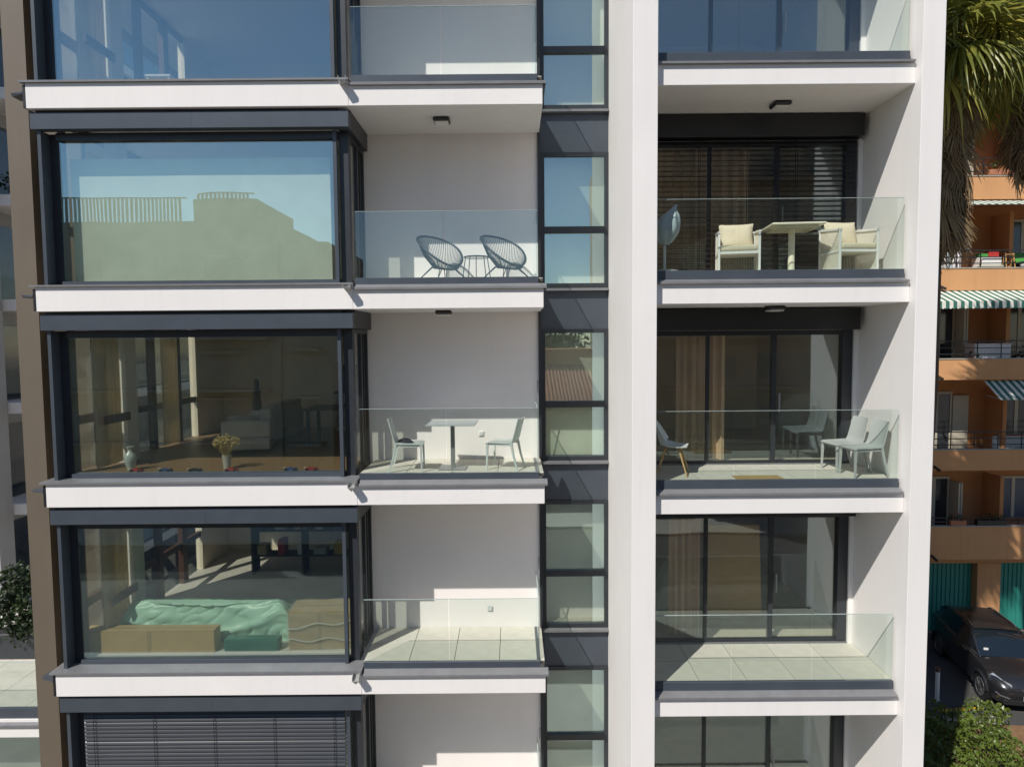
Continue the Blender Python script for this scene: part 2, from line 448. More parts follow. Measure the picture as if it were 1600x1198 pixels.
# big uprights
part('column', bx(XC0, XC1, -0.85, 7.0, 0.0, TOP), 'plaster', bevel=0.004)
part('side_fin', bx(XP0, XP1, -0.85, 9.0, 0.0, TOP), 'plaster', bevel=0.004)
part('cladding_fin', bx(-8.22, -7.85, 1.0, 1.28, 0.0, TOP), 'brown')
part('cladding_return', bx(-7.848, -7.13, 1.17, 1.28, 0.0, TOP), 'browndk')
# upper storeys (above the picture) as solid masses behind the same line of the facade
part('upper_wall', MB().box(XL + .1, XB1, 0.35, 9.0, 17.2, TOP).box(XB1 + .003, XC0 - .003, 1.5, 9.0, 17.2, TOP).box(XC1 + .003, XP0 - .003, 0.7, 9.0, 17.2, TOP), 'plaster')
part('roof', bx(-7.3, 5.95, 0.3, 9.2, TOP, TOP + 0.3), 'metal')
part('rear_wall', bx(-7.2, 5.59, 7.02, 7.3, 0.0, 17.19), 'roomwall')
part('ground_storey_wall', MB().box(-7.0, XB1 - .05, 1.55, 7.0, 0.0, 1.69).box(2.02, 5.59, 0.9, 7.0, 0.0, 1.69), 'wallgrey')

def cap(x0, x1, yn, zn, yb, zb, mt='metal2', t=0.035):
    return MB().prism_x([(yn, zn - t), (yn, zn), (yb, zb), (yb, zb - t)], x0, x1)

def balustrade(x0, x1, y, b, joints, side=None):
    """base channel with glass panels; b = underside of slab"""
    ch = MB().box(x0, x1, y - 0.02, y + 0.035, b + 0.33, b + 0.475)
    if side is not None:
        ch.box(x1 - 0.055, x1, y + 0.037, side, b + 0.33, b + 0.475)
    chn = part('balustrade', ch, 'metal', bevel=0.004)
    xs = [x0 + 0.01] + joints + [x1 - 0.012]
    for a, c in zip(xs[:-1], xs[1:]):
        g = bx(a + 0.006, c - 0.006, y, y + 0.017, b + 0.476, b + 1.47).build('glass_panel', M['rail'], chn)
        bx(a + 0.006, c - 0.006, y - 0.0005, y + 0.0175, b + 1.47, b + 1.475).build('glass_edge', M['railedge'], chn)
    if side is not None:
        bx(x1 - 0.03, x1 - 0.013, y + 0.03, side - 0.02, b + 0.476, b + 1.47).build('glass_panel', M['rail'], chn)
        bx(x1 - 0.0305, x1 - 0.0125, y + 0.03, side - 0.02, b + 1.47, b + 1.475).build('glass_edge', M['railedge'], chn)
    return chn

def tiles(x0, x1, y0, y1, z, nx, ny):
    fl = part('balcony_floor', bx(x0, x1, y0, y1, z - 0.055, z - 0.012), 'grout')
    w = (x1 - x0) / nx; d = (y1 - y0) / ny
    me = bx(0.005, w - 0.005, 0.005, d - 0.005, -0.012, 0).mesh('tile', M['tile'])
    for i in range(nx):
        for j in range(ny):
            inst('tile', me, fl, (x0 + i * w, y0 + j * d, z + rnd.uniform(-.0008, .0008)))
    return fl

def spout(x, y, z, rz):
    mb = MB()
    mb.box(-0.05, 0.05, -0.20, 0.02, -0.004, 0.0).box(-0.054, -0.05, -0.20, 0.02, -0.004, 0.055).box(0.05, 0.054, -0.20, 0.02, -0.004, 0.055)
    mb.add([(-.05, -.2, -.004), (.05, -.2, -.004), (0, -.16, -.07), (-.05, -.12, -.01), (.05, -.12, -.01)], [(0, 1, 2), (0, 2, 3), (1, 4, 2), (3, 2, 4)])
    o = part('rain_spout', mb, 'galv')
    o.location = (x, y, z); o.rotation_euler = (0, 0, rz)
    return o

for k, b in enumerate(B):
    # left bay slab, its sill cap, its spouts
    part('bay_slab', bx(XL, XB0, 0.0, 7.0, b, b + 0.371), 'plaster', bevel=0.006)
    part('sill_cap', MB().prism_x([(-0.042, b + .368), (-0.042, b + .398), (0.30, b + .407), (0.30, b + .374), (-0.004, b + .374), (-0.004, b + .368)], XL - .07, XB0 + .01), 'metal2')
    part('balcony_slab', bx(XB0 + .002, XB1, 0.0, 7.0, b, b + 0.297), 'plaster', bevel=0.006)
    part('edge_cap', MB().prism_x([(-0.045, b + .290), (-0.045, b + .322), (0.079, b + .375), (0.079, b + .305), (-0.004, b + .300), (-0.004, b + .290)], XB0 + .03, XB1 + .045), 'metal2')
    part('edge_cap', MB().prism_z([(XB1 + .004, 0.0), (XB1 + .045, 0.0), (XB1 + .045, 1.38), (XB1 + .004, 1.38)], b + .278, b + .318), 'metal')
    # flashing end that runs on to the left
    part('gutter_end', MB().add([(XL - .06, .02, b + .225), (XL - .28, .12, b + .215), (XL - .31, .34, b + .225), (XL - .06, .34, b + .235),
                                 (XL - .06, .02, b + .255), (XL - .29, .10, b + .262), (XL - .31, .34, b + .255), (XL - .06, .34, b + .265)],
                                [(0,3,2,1),(4,5,6,7),(0,1,5,4),(1,2,6,5),(2,3,7,6),(3,0,4,7)]), 'metal')
    part('flashing', bx(XL - .04, XL - .003, 0.0, 0.4, b + .01, b + .34), 'black')
    spout(XB0 - 0.07, -0.005, b + .315, 0.12)
    # right slab
    part('balcony_slab', bx(XC1 + .002, XP0 - .002, -0.70, 7.0, b, b + 0.29), 'plaster', bevel=0.006)
    part('edge_cap', MB().prism_x([(-0.748, b + .278), (-0.748, b + .309), (-0.621, b + .348), (-0.621, b + .30), (-0.704, b + .294), (-0.704, b + .278)], XC1 + .01, 5.568), 'metal2')
    if k >= 1:
        balustrade(XB0 + .02, 0.405, 0.10, b, [-1.03], side=1.38)
        balustrade(XC1 + .01, 5.562, -0.60, b, [3.184, 4.368])
        tiles(XB0 + .003, XB1 - .005, 0.137, 1.397, b + .462, 4, 2)
        tiles(XC1 + .004, XP0 - .004, -0.563, 0.70, b + .458, 5, 2)

for f in range(5):                       # storeys: ceiling slab B[f], floor slab B[f+1]
    c = B[f]; b = B[f + 1]
    # ---- left bay window
    cas = MB().box(-7.18, -2.42, 0.05, 0.20, c - .285, c - .045)
    part('blind_box', cas, 'metal', bevel=0.004)
    part('gap_shade_strip', bx(-7.12, -2.60, 0.10, 0.20, c - .043, c - .002), 'black')  # black filler strip above the box, its colour standing in for shade
    part('blind_box', bx(-2.62, -2.421, 0.202, 1.397, c - .285, c - .002), 'frame', bevel=0.004)
    part('box_joint', bx(-4.80, -4.775, 0.048, 0.0505, c - .28, c - .05), 'metal')
    wf = part('bay_window', MB().box(-6.93, -2.63, 0.26, 0.36, b + .405, b + .475)        # bottom rail
              .box(-6.93, -2.63, 0.24, 0.36, c - .40, c - .288)                              # head
              .box(-7.06, -6.931, 0.30, 0.44, b + .405, c - .29)                            # posts
              .box(-2.629, -2.49, 0.30, 0.44, b + .405, c - .29), 'frame')
    bx(-7.115, -7.061, 0.10, 0.34, b + .40, c - .29).build('guide_rail', M['metal'], wf)
    bx(-2.70, -2.645, 0.19, 0.259, b + .41, c - .29).build('guide_rail', M['metal'], wf)
    bx(-6.931, -2.645, 0.235, 0.258, b + .405, b + .47).build('sill_rail', M['metal'], wf)
    bx(-6.93, -2.63, 0.31, 0.325, b + .475, c - .40).build('pane', M['glass'], wf)
    # side return of the bay
    sf = part('side_window', MB().box(-2.56, -2.49, 0.442, 1.395, b + .40, b + .475).box(-2.56, -2.49, 0.442, 1.395, c - .36, c - .29)
              .box(-2.56, -2.49, 0.88, 0.96, b + .476, c - .361).box(-2.56, -2.49, 1.08, 1.11, b + .476, c - .361).box(-2.56, -2.49, 1.34, 1.395, b + .476, c - .361), 'frame')
    bx(-2.53, -2.518, 0.442, 0.88, b + .476, c - .361).build('pane', M['clearglass'], sf)
    bx(-2.53, -2.518, 0.96, 1.08, b + .476, c - .361).build('pane', M['clearglass'], sf)
    bx(-2.53, -2.518, 1.11, 1.34, b + .476, c - .361).build('pane', M['clearglass'], sf)
    # ---- left balcony back wall
    part('balcony_wall', bx(XB0 - .16, 0.452, 1.40, 1.55, b + .29, c), 'wallgrey')
    part('wall_edge', bx(0.455, 0.50, 1.36, 1.55, b + .29, c), 'frame')
    # ---- stair window strip
    part('spandrel_panel', bx(0.505, XC0 - .003, 1.50, 1.56, b - .30, b + .352), 'metal')
    part('strip_sill', MB().prism_x([(1.40, b + .355), (1.40, b + .395), (1.50, b + .41), (1.50, b + .355)], 0.505, XC0 - .003), 'metal2')
    st = part('stair_window', MB().box(0.505, 0.572, 1.47, 1.56, b + .412, c - .302).box(1.60, XC0 - .003, 1.47, 1.56, b + .412, c - .302)
              .box(0.573, 1.599, 1.47, 1.56, c - .37, c - .302).box(0.573, 1.599, 1.47, 1.56, b + .412, b + .485)
              .box(0.573, 1.599, 1.46, 1.56, b + 1.34, b + 1.45), 'frame')
    bx(0.573, 1.599, 1.51, 1.525, b + .486, b + 1.339).build('pane', M['glass'], st)
    bx(0.573, 1.599, 1.51, 1.525, b + 1.451, c - .371).build('pane', M['glass'], st)
    # ---- right sliding door
    part('blind_box', bx(XC1 + .003, 5.51, 0.46, 0.70, c - .358, c - .02), 'black', bevel=0.004)
    part('door_lintel', bx(XC1 + .003, XP0 - .003, 0.705, 0.95, c - .36, c), 'soffit')
    part('door_jamb', bx(5.515, XP0 - .003, 0.66, 0.95, b + .29, c - .362), 'plaster')
    part('threshold', bx(XC1 + .003, 5.51, 0.66, 0.71, b + .45, b + .475), 'metal2')
    df = part('sliding_door', MB().box(XC1 + .003, 5.35, 0.72, 0.82, b + .40, b + .51).box(XC1 + .003, 5.35, 0.72, 0.82, c - .44, c - .362)
              .box(5.352, 5.512, 0.70, 0.84, b + .40, c - .362).box(3.15, 3.205, 0.72, 0.78, b + .511, c - .441)
              .box(4.225, 4.30, 0.74, 0.82, b + .511, c - .441), 'frame')
    for x0, x1, y in ((XC1 + .004, 3.15, .75), (3.205, 4.225, .75), (4.30, 5.35, .78)):
        bx(x0, x1, y, y + .014, b + .511, c - .441).build('pane', M['doorglass'], df)
    bx(4.33, 4.355, 0.70, 0.72, b + 1.30, b + 1.62).build('handle', M['steel'], df)
    # ---- rooms
    part('room_floor', bx(-7.05, XB0 - .165, 0.445, 6.98, b + .363, b + .46), 'woodfloor' if f in (0, 2) else 'tile')
    part('room_floor', bx(XB0 - .16, 1.66, 1.565, 6.98, b + .29, b + .46), 'woodfloor' if f in (0, 2) else 'tile')
    part('room_floor', bx(XC1 + .004, XP0 - .004, 0.845, 6.98, b + .29, b + .46), 'tile')
    part('partition', bx(0.30, 0.45, 1.565, 6.98, b + .461, c), 'roomwall')
    part('stair_wall', bx(0.451, 1.66, 1.80, 1.9, b + .461, c), 'roomwhite')
    part('room_wall', bx(-7.05, 0.299, 6.0, 6.15, b + .461, c), 'roomwall')
    part('room_wall', bx(XC1 + .004, XP0 - .004, 5.2, 5.3, b + .461, c), 'roomwall')
    # glazed flank of the left room: white pier, brown window frames
    part('interior_pier', bx(-6.86, -6.66, 1.36, 1.70, b + .461, c), 'roomwhite')
    part('flank_wall', bx(-7.10, -6.96, 4.60, 6.98, b + .461, c), 'roomwall')
    ff = part('flank_window', MB().box(-7.05, -6.97, 0.46, 1.79, b + 1.22, b + 1.36).box(-7.05, -6.97, 2.13, 4.59, b + 1.22, b + 1.34)
              .box(-7.05, -6.97, 0.46, 4.59, c - .10, c - .002).box(-7.05, -6.97, 0.46, 0.54, b + .462, c - .101)
              .box(-7.05, -6.95, 2.75, 2.90, b + .462, c - .101).box(-7.05, -6.95, 3.70, 3.90, b + .462, c - .101), 'woodbrown')
    bx(-6.64, -6.60, 0.58, 1.355, b + 1.20, b + 1.34).build('rail', M['woodbrown'], ff)
    bx(-7.04, -7.03, 0.54, 4.59, b + .462, c - .101).build('pane', M['clearglass'], ff)

# a few details on the balcony walls
for x, z in ((-0.55, 8.605), (-0.426, 5.50)):
    sk = part('wall_socket', bx(x - .045, x + .045, 1.38, 1.3995, z - .045, z + .045), 'plasticgrey' if z < 7 else 'white', bevel=0.006)
    bx(x - .03, x + .03, 1.374, 1.3797, z - .03, z + .03).build('socket_cover', M['lightplastic'], sk)
for b in (7.7, 4.7, 1.7):
    part('guard_rod', MB().tube([(0.43, 1.30, b + .5), (0.425, 1.0, b + 1.85)], 0.012, 6), 'steel')

# ------------------------------------------------------------------ ceiling lights
def ceiling_light(x, y, z, label):
    t = thing('ceiling_light', label, 'lamp', (x, y, z), 0, 'square balcony ceiling lights')
    MB().box(-.13, .13, -.13, .13, -.06, -.002).build('housing', M['black'], t, bevel=0.02)
    MB().box(-.105, .105, -.105, .105, -.085, -.061).build('diffuser', M['diffuser'], t, bevel=0.008)
ceiling_light(-1.08, 0.62, 13.7, 'square black ceiling light above the balcony with the two round cord chairs')
ceiling_light(-1.10, 0.70, 10.7, 'square black ceiling light above the grey pedestal table, mostly hidden by the slab edge')
ceiling_light(4.02, 0.03, 13.7, 'square ceiling light above the balcony with the cream cushioned armchairs')
ceiling_light(3.99, 0.05, 10.7, 'square ceiling light in front of the black blind box above two grey chairs')

# ------------------------------------------------------------------ blinds and curtains
def venetian(x0, x1, y, z0, z1, n, tilt, depth, mt, label):
    t = thing('venetian_blind', label, 'blind', ((x0 + x1) / 2, y, z0))
    w = (x1 - x0) / 2
    prof = []
    for i in range(5):
        s = -1 + i * 0.5
        prof.append((s * depth / 2, 0.006 * (1 - s * s)))
    prof += [(p[0], p[1] - 0.0018) for p in reversed(prof)]
    ca, sa = math.cos(tilt), math.sin(tilt)
    prof = [(a * ca - b_ * sa, a * sa + b_ * ca) for a, b_ in prof]
    me = MB().prism_x(prof, -w + .01, w - .01).mesh('slat', M[mt], smooth=True)
    for i in range(n):
        inst('slat', me, t, (0, 0, (z1 - z0) * (i + .6) / n), (rnd.uniform(-.05, .05), 0, 0))
    cords = MB()
    m_ = 5
    for i in range(m_):
        x = -w + .18 + (2 * w - .36) * i / (m_ - 1)
        cords.box(x - .004, x + .004, -depth / 2 - .006, -depth / 2, 0, z1 - z0)
        cords.box(x - .004, x + .004, depth / 2, depth / 2 + .006, 0, z1 - z0)
    tag(cords.build('ladder_cord', M['black'], t), kind='stuff')
    MB().box(-w + .01, w - .01, -depth / 2, depth / 2, -.02, 0.005).build('bottom_rail', M[mt], t)
    return t
venetian(-6.92, -2.72, 0.215, 2.18, 4.36, 34, R(58), 0.075, 'slat', 'closed silver grey venetian blind over the lowest bay window')
venetian(2.03, 5.46, 0.60, 11.19, 13.36, 27, R(14), 0.075, 'slatdark', 'dark venetian blind lowered behind the cream armchairs on the right balcony')

def curtain(name, label, x0, x1, y, z0, z1, mt, folds, amp, along_y=False, group=None):
    def fn(u, v):
        s = u * folds * 2 * PI
        d = amp * math.sin(s) + amp * .4 * math.sin(2.3 * s + 1)
        a = x0 + (x1 - x0) * u
        p = (y + d, a) if along_y else (a, y + d)
        return (p[0] - ox, p[1] - oy, (z1 - z0) * v)
    ox, oy = (y, x0) if along_y else (x0, y)
    t = MB().shell(fn, int(folds * 10), 2, 0.004).build(name, M[mt], smooth=True)
    t.location = (ox, oy, z0)
    return tag(t, label, 'curtain', group)
o = MB().grid(lambda u, v: (u * 4.06, 0.012 * math.sin(u * 9) * (1 - v), v * 1.92), 24, 8).build('roller_blind', M['blindcloth'])
o.location = (-6.89, 0.50, 11.17)
tag(o, 'pale green roller blind drawn behind the bay glass beside the round cord chairs', 'blind')
for f, lab in ((2, 'beige curtain by the white pier in the room with the dried flowers'), (3, 'beige curtain by the white pier behind the sheeted sofa'), (0, 'beige curtain by the white pier in the topmost bay room')):
    curtain('curtain', lab, 0.58, 1.30, -6.74, B[f + 1] + .5, B[f] - .05, 'curtain', 7, 0.035, True)
curtain('curtain', 'beige curtain hanging behind the brown flank windows in the room with the dried flowers', 2.95, 3.65, -6.88, 8.2, 10.6, 'curtain', 5, 0.03, True)
o = bx(.576, 1.597, -.004, .004, 0, .84).build('stair_panel', M['blindcloth']); o.location = (0, 1.58, 8.19)
tag(o, 'pale panel behind the lower stair window pane beside the plastic chairs', 'panel')
curtain('curtain', 'narrow brown curtain at the left end of the glass door behind the white shell chair', 2.03, 2.20, 0.95, 8.2, 10.6, 'pinkcurtain', 3, 0.04)
curtain('curtain', 'wide brown curtain against the door mullion behind the white shell chair', 2.72, 3.52, 0.95, 8.2, 10.6, 'pinkcurtain', 5, 0.04)
curtain('curtain', 'brown curtain at the left of the glass door on the empty tiled balcony', 2.62, 3.14, 0.95, 5.2, 7.6, 'pinkcurtain', 4, 0.04)
curtain('curtain', 'brown curtain drawn behind the dark venetian blind on the right balcony', 2.05, 3.9, 1.00, 11.2, 13.6, 'pinkcurtain', 9, 0.04)

# ------------------------------------------------------------------ balcony furniture
def cord_chair(loc, rz, label):
    t = thing('cord_chair', label, 'chair', loc, rz, 'round cord chairs on the balcony')
    tilt = R(38)
    def rim(a):
        s = 0.44 * math.sin(a); wd = 0.37 * (1.0 + 0.06 * math.sin(a))
        return Vector((wd * math.cos(a), 0.04 + s * math.cos(tilt), 0.515 + s * math.sin(tilt) + 0.025 * math.cos(2 * a)))
    def low(a):
        return Vector((0.165 * math.cos(a), -0.04 + 0.155 * math.sin(a), 0.20 + 0.025 * math.sin(a)))
    n = 60
    MB().tube([rim(2 * PI * i / n) for i in range(n)], 0.018, 8, True).build('rim', M['bluecord'], t, smooth=True)
    MB().tube([low(2 * PI * i / 32) for i in range(32)], 0.012, 6, True).build('seat_ring', M['bluecord'], t, smooth=True)
    cd = MB()
    for i in range(66):
        a = 2 * PI * i / 66
        p, q = rim(a), low(a)
        mid = (p + q) / 2 + Vector((0.02 * math.cos(a), 0.02 * math.sin(a), -0.035))
        cd.tube([p, mid, q], 0.0046, 4)
    for i in range(16):
        a = PI * i / 16
        cd.tube([low(a), Vector((0, -.03, .19)), low(a + PI)], 0.0036, 4)
    tag(cd.build('cords', M['bluecord'], t, smooth=True), kind='stuff')
    for a, fx, fy in ((R(215), -.30, -.30), (R(325), .30, -.30), (R(145), -.28, .30), (R(35), .28, .30)):
        p = low(a) + Vector((0, 0, .02))
        e = Vector((p.x * .9, p.y * .9 + .06 * (1 if fy > 0 else -1), p.z))
        MB().tube([p, (fx, fy, 0.008), e], 0.0085, 6).build('leg', M['bluecord'], t)
    MB().tube([low(R(215)), low(R(325)) + Vector((0, 0, .005))], 0.008, 6).build('crossbar', M['bluecord'], t)
    return t
cord_chair((-1.12, 0.72, 11.165), R(42), 'left of the two round petrol blue cord chairs on the balcony')
cord_chair((-0.10, 0.72, 11.165), R(40), 'right of the two round petrol blue cord chairs, nearest the stair windows')
t = thing('wire_table', 'small round wire side table standing between the two cord chairs', 'table', (-0.57, 0.86, 11.165))
MB().tube([(0.2 * math.cos(a * PI / 16), 0.2 * math.sin(a * PI / 16), 0.40) for a in range(32)], 0.011, 6, True).build('top_ring', M['bluecord'], t, smooth=True)
MB().lathe([(0.001, .392), (0.195, .392), (0.195, .40), (0.001, .40)], 28).build('tabletop', M['carglass'], t)
for i in range(5):
    a = 2 * PI * i / 5 + .4
    MB().tube([(.19 * math.cos(a), .19 * math.sin(a), .39), (.25 * math.cos(a), .25 * math.sin(a), 0.01)], 0.007, 6).build('leg', M['bluecord'], t)

def plastic_chair(loc, rz, label, mt='lightplastic', group='one-piece plastic chairs'):
    t = thing('plastic_chair', label, 'chair', loc, rz, group)
    def seat(u, v):
        x = (u - .5) * .44; y = -.22 + v * .42
        z = .445 - .018 * (1 - (2 * u - 1) ** 2) * math.sin(v * PI) - (.02 * (1 - v / .15) ** 2 if v < .15 else 0) + .012 * v
        return (x, y, z)
    MB().shell(seat, 10, 10, 0.016).build('seat', M[mt], t, smooth=True)
    def back(u, v):
        w = .42 - .03 * v
        x = (u - .5) * w
        y = .205 + .10 * v + .035 * (1 - (2 * u - 1) ** 2) * (0.4 + v * .6) - (.03 * (1 - v / .2) ** 2 if v < .2 else 0)
        z = .43 + .39 * v
        return (x, y, z)
    MB().shell(back, 10, 10, 0.014).build('backrest', M[mt], t, smooth=True)
    for sx in (-1, 1):
        MB().tube([(sx * .195, -.19, .43), (sx * .205, -.20, 0)], 0.024, 4, r1=0.016).build('leg', M[mt], t)
        MB().tube([(sx * .195, .20, .45), (sx * .205, .245, .22), (sx * .21, .31, 0)], 0.026, 4, r1=0.016).build('leg', M[mt], t)
    MB().box(-.19, .19, -.20, -.175, .39, .43).box(-.2, -.18, -.17, .19, .39, .425).box(.18, .2, -.17, .19, .39, .425).build('apron', M[mt], t)
    return t
plastic_chair((-1.64, 0.42, 8.165), R(92), 'pale grey plastic chair left of the pedestal table with a dark cloth on its seat')
plastic_chair((-0.17, 0.50, 8.165), R(-106), 'pale grey plastic chair right of the pedestal table, its back to the stair windows')
plastic_chair((5.10, 0.15, 8.16), R(-84), 'pale grey plastic chair nearer the glass door, of the pair by the fin', 'plasticgrey')
plastic_chair((5.16, -0.31, 8.16), R(-86), 'pale grey plastic chair nearer the balustrade, of the pair by the fin', 'plasticgrey')
def clothlump(u, v):
    a = u * 2 * PI; r = 0.11 * v
    return (1.3 * r * math.cos(a), r * math.sin(a) * .9, .06 * (1 - v ** 2) * (1 + .3 * math.sin(3 * a)) + .004)
o = MB().grid(clothlump, 18, 5).build('cloth', M['navy'], smooth=True)
o.location = (-1.72, 0.42, 8.60)
tag(o, 'crumpled dark cloth lying on the seat of the left plastic chair', 'cloth')
t = thing('pedestal_table', 'grey square pedestal table between the two pale plastic chairs', 'table', (-0.97, 0.55, 8.165), R(-2))
MB().box(-.39, .39, -.34, .34, .718, .735).build('tabletop', M['tablegrey'], t, bevel=0.006)
MB().box(-.032, .032, -.032, .032, .012, .70).build('column', M['steel'], t)
MB().box(-.22, .22, -.2, .2, 0.0, .012).build('base_plate', M['steel'], t)
MB().box(-.14, .14, -.03, .03, .695, .714).box(-.03, .03, -.14, .14, .695, .713).build('bracket', M['steel'], t)

# cushioned armchairs
def pillow(w, h, d, seed):
    r_ = random.Random(seed)
    ph = [r_.uniform(0, 6) for _ in range(4)]
    def mk(sign):
        def fn(u, v):
            a, b_ = 2 * u - 1, 2 * v - 1
            th = d / 2 * max(0.0, (1 - abs(a) ** 2.6)) ** .5 * max(0.0, (1 - abs(b_) ** 2.6)) ** .5
            pin = 1 - .07 * (1 - a * a) * abs(b_) ** 3
            pin2 = 1 - .07 * (1 - b_ * b_) * abs(a) ** 3
            th *= 1 + .08 * math.sin(3 * a + ph[0]) * math.cos(4 * b_ + ph[1])
            return (a * w / 2 * pin2, sign * th, (b_ + 1) * h / 2 * pin + (1 - pin) * h / 2)
        return fn
    return MB().grid(mk(-1), 14, 14).grid(mk(1), 14, 14)
def rope_chair(loc, rz, label):
    t = thing('rope_armchair', label, 'chair', loc, rz, 'cream rope armchairs on the right balcony')
    w, d, ha = .285, .28, .62
    for sx in (-1, 1):
        MB().box(sx * w - .016, sx * w + .016, -d - .016, -d + .016, 0, ha).build('leg', M['white'], t, bevel=.004)
        MB().box(sx * w - .016, sx * w + .016, d - .016, d + .016, 0, ha + .06).build('leg', M['white'], t, bevel=.004)
        MB().obox((sx * w, 0, ha + .03), (.034, .62, .028), Matrix.Rotation(math.atan2(.06, .58), 3, 'X')).build('arm_rail', M['white'], t)
        MB().box(sx * w - .014, sx * w + .014, -d + .017, d - .017, .30, .33).box(sx * w - .014, sx * w + .014, -d + .017, d - .017, .05, .075).build('side_rail', M['white'], t)
    MB().box(-w + .017, w - .017, d - .014, d + .014, ha + .045, ha + .072).box(-w + .017, w - .017, d - .014, d + .014, .05, .075).build('back_rail', M['white'], t)
    MB().box(-w + .017, w - .017, -d - .016, -d + .016, .30, .335).build('seat_rail', M['white'], t)
    MB().box(-w + .017, w - .017, -d + .017, d - .017, .30, .32).build('seat_deck', M['rope'], t)
    cd = MB()
    for sx in (-1, 1):
        for i in range(20):
            y = -d + .03 + (2 * d - .06) * i / 19
            cd.tube([(sx * w, y, .07), (sx * (w + .004), y + .006, .34), (sx * w, y, ha + .02 + .06 * (i / 19))], .006, 4)
    for i in range(22):
        x = -w + .03 + (2 * w - .06) * i / 21
        cd.tube([(x, d, .07), (x + .005, d + .004, .36), (x, d, ha + .05)], .006, 4)
    tag(cd.build('ropes', M['rope'], t), kind='stuff')
    sc = MB().box(-.26, .26, -.30, .25, .337, .43).build('seat_cushion', M['cream'], t, smooth=True, bevel=.035, seg=3)
    p = pillow(.52, .42, .20, int(loc[0] * 10)).build('back_cushion', M['cream'], t, smooth=True)
    p.location = (0, .16, .41); p.rotation_euler = (R(-14), 0, R(3))
    return t
rope_chair((3.43, 0.10, 11.16), R(-13), 'cream rope armchair left of the white table, facing the balustrade squarely')
rope_chair((5.05, -0.02, 11.16), R(4), 'cream rope armchair right of the white table, turned beside the fin wall')
t = thing('bistro_table', 'cream square table on a single round post between the rope armchairs', 'table', (4.24, 0.08, 11.16), R(-6))
MB().box(-.38, .38, -.38, .38, .705, .735).build('tabletop', M['creampaint'], t, bevel=.006)
MB().box(-.30, .30, -.30, -.27, .675, .704).box(-.30, .30, .27, .30, .675, .704).box(-.3, -.27, -.269, .269, .675, .704).box(.27, .3, -.269, .269, .675, .704).build('subframe', M['creampaint'], t)
MB().lathe([(.05, .02), (.048, .3), (.046, .7)], 16).build('post', M['creampaint'], t, smooth=True)
MB().lathe([(.24, 0), (.24, .012), (.06, .02)], 24).build('base', M['creampaint'], t, smooth=True)
# folded parasol in its cover
t = thing('parasol', 'folded parasol in a pale blue grey cover beside the white column', 'parasol', (2.24, -0.28, 11.16))
MB().tube([(0, 0, .06), (0.0, 0, .62)], 0.02, 10).build('pole', M['lightplastic'], t, smooth=True)
MB().lathe([(.20, 0), (.20, .05), (.04, .07)], 20).build('base', M['plasticgrey'], t, smooth=True)
def cover(u, v):
    a = u * 2 * PI
    r = (.05 + .125 * math.sin(PI * min(1, v * 1.08) ** .8)) * (1 - .7 * max(0, v - .75) * 4 * .9) if v > .75 else (.05 + .125 * math.sin(PI * (v * 1.08) ** .8))
    r = max(r, .012) * (1 + .12 * math.sin(6 * a + v * 4))
    return (.16 * v * v + r * math.cos(a), r * math.sin(a), .42 + .58 * v)
MB().grid(cover, 36, 16).build('cover', M['bluegrey'], t, smooth=True)
MB().tube([(.075 * math.cos(i * PI / 8), .075 * math.sin(i * PI / 8), .50) for i in range(16)], .01, 5, True).build('strap', M['yellow'], t)

# shell chair with wooden legs
t = thing('shell_chair', 'white shell chair on slanted wooden legs beside the white column', 'chair', (2.43, -0.06, 8.16), R(72))
def shell(u, v):
    a = 2 * u - 1
    if v < .5:
        s = v / .5
        w = .20 + .04 * math.sin(s * PI * .6)
        return (a * w, -.22 + .40 * s, .44 - .03 * math.sin(s * PI) + .07 * abs(a) ** 3 * s + .01)
    s = (v - .5) / .5
    w = .238 - .06 * s - .05 * max(0, s - .7) / .3
    return (a * w, .18 + .12 * s - .10 * abs(a) ** 2.5 * (1 - s * .5), .45 + .40 * s - .05 * a * a * s + .07 * abs(a) ** 3 * (1 - s))
MB().shell(shell, 14, 22, .008).build('shell_seat', M['white'], t, smooth=True)
for sx in (-1, 1):
    for sy in (-1, 1):
        MB().tube([(sx * .12, sy * .10, .40), (sx * .23, sy * .23, 0)], .017, 8, r1=.011).build('leg', M['wood'], t, smooth=True)
        MB().tube([(sx * .15, sy * .13, .30), (-sx * .10, sy * .09, .39)], .005, 5).build('strut', M['black'], t)
    MB().tube([(sx * .15, -.13, .30), (sx * .15, .13, .30)], .005, 5).build('strut', M['black'], t)
o = bx(-.34, .34, -.13, .13, 0, .018).build('doormat', M['coir'], bevel=.005)
o.location = (3.6, -0.42, 8.158)
tag(o, 'brown coir doormat on the tiles behind the balustrade in front of the glass door', 'doormat')

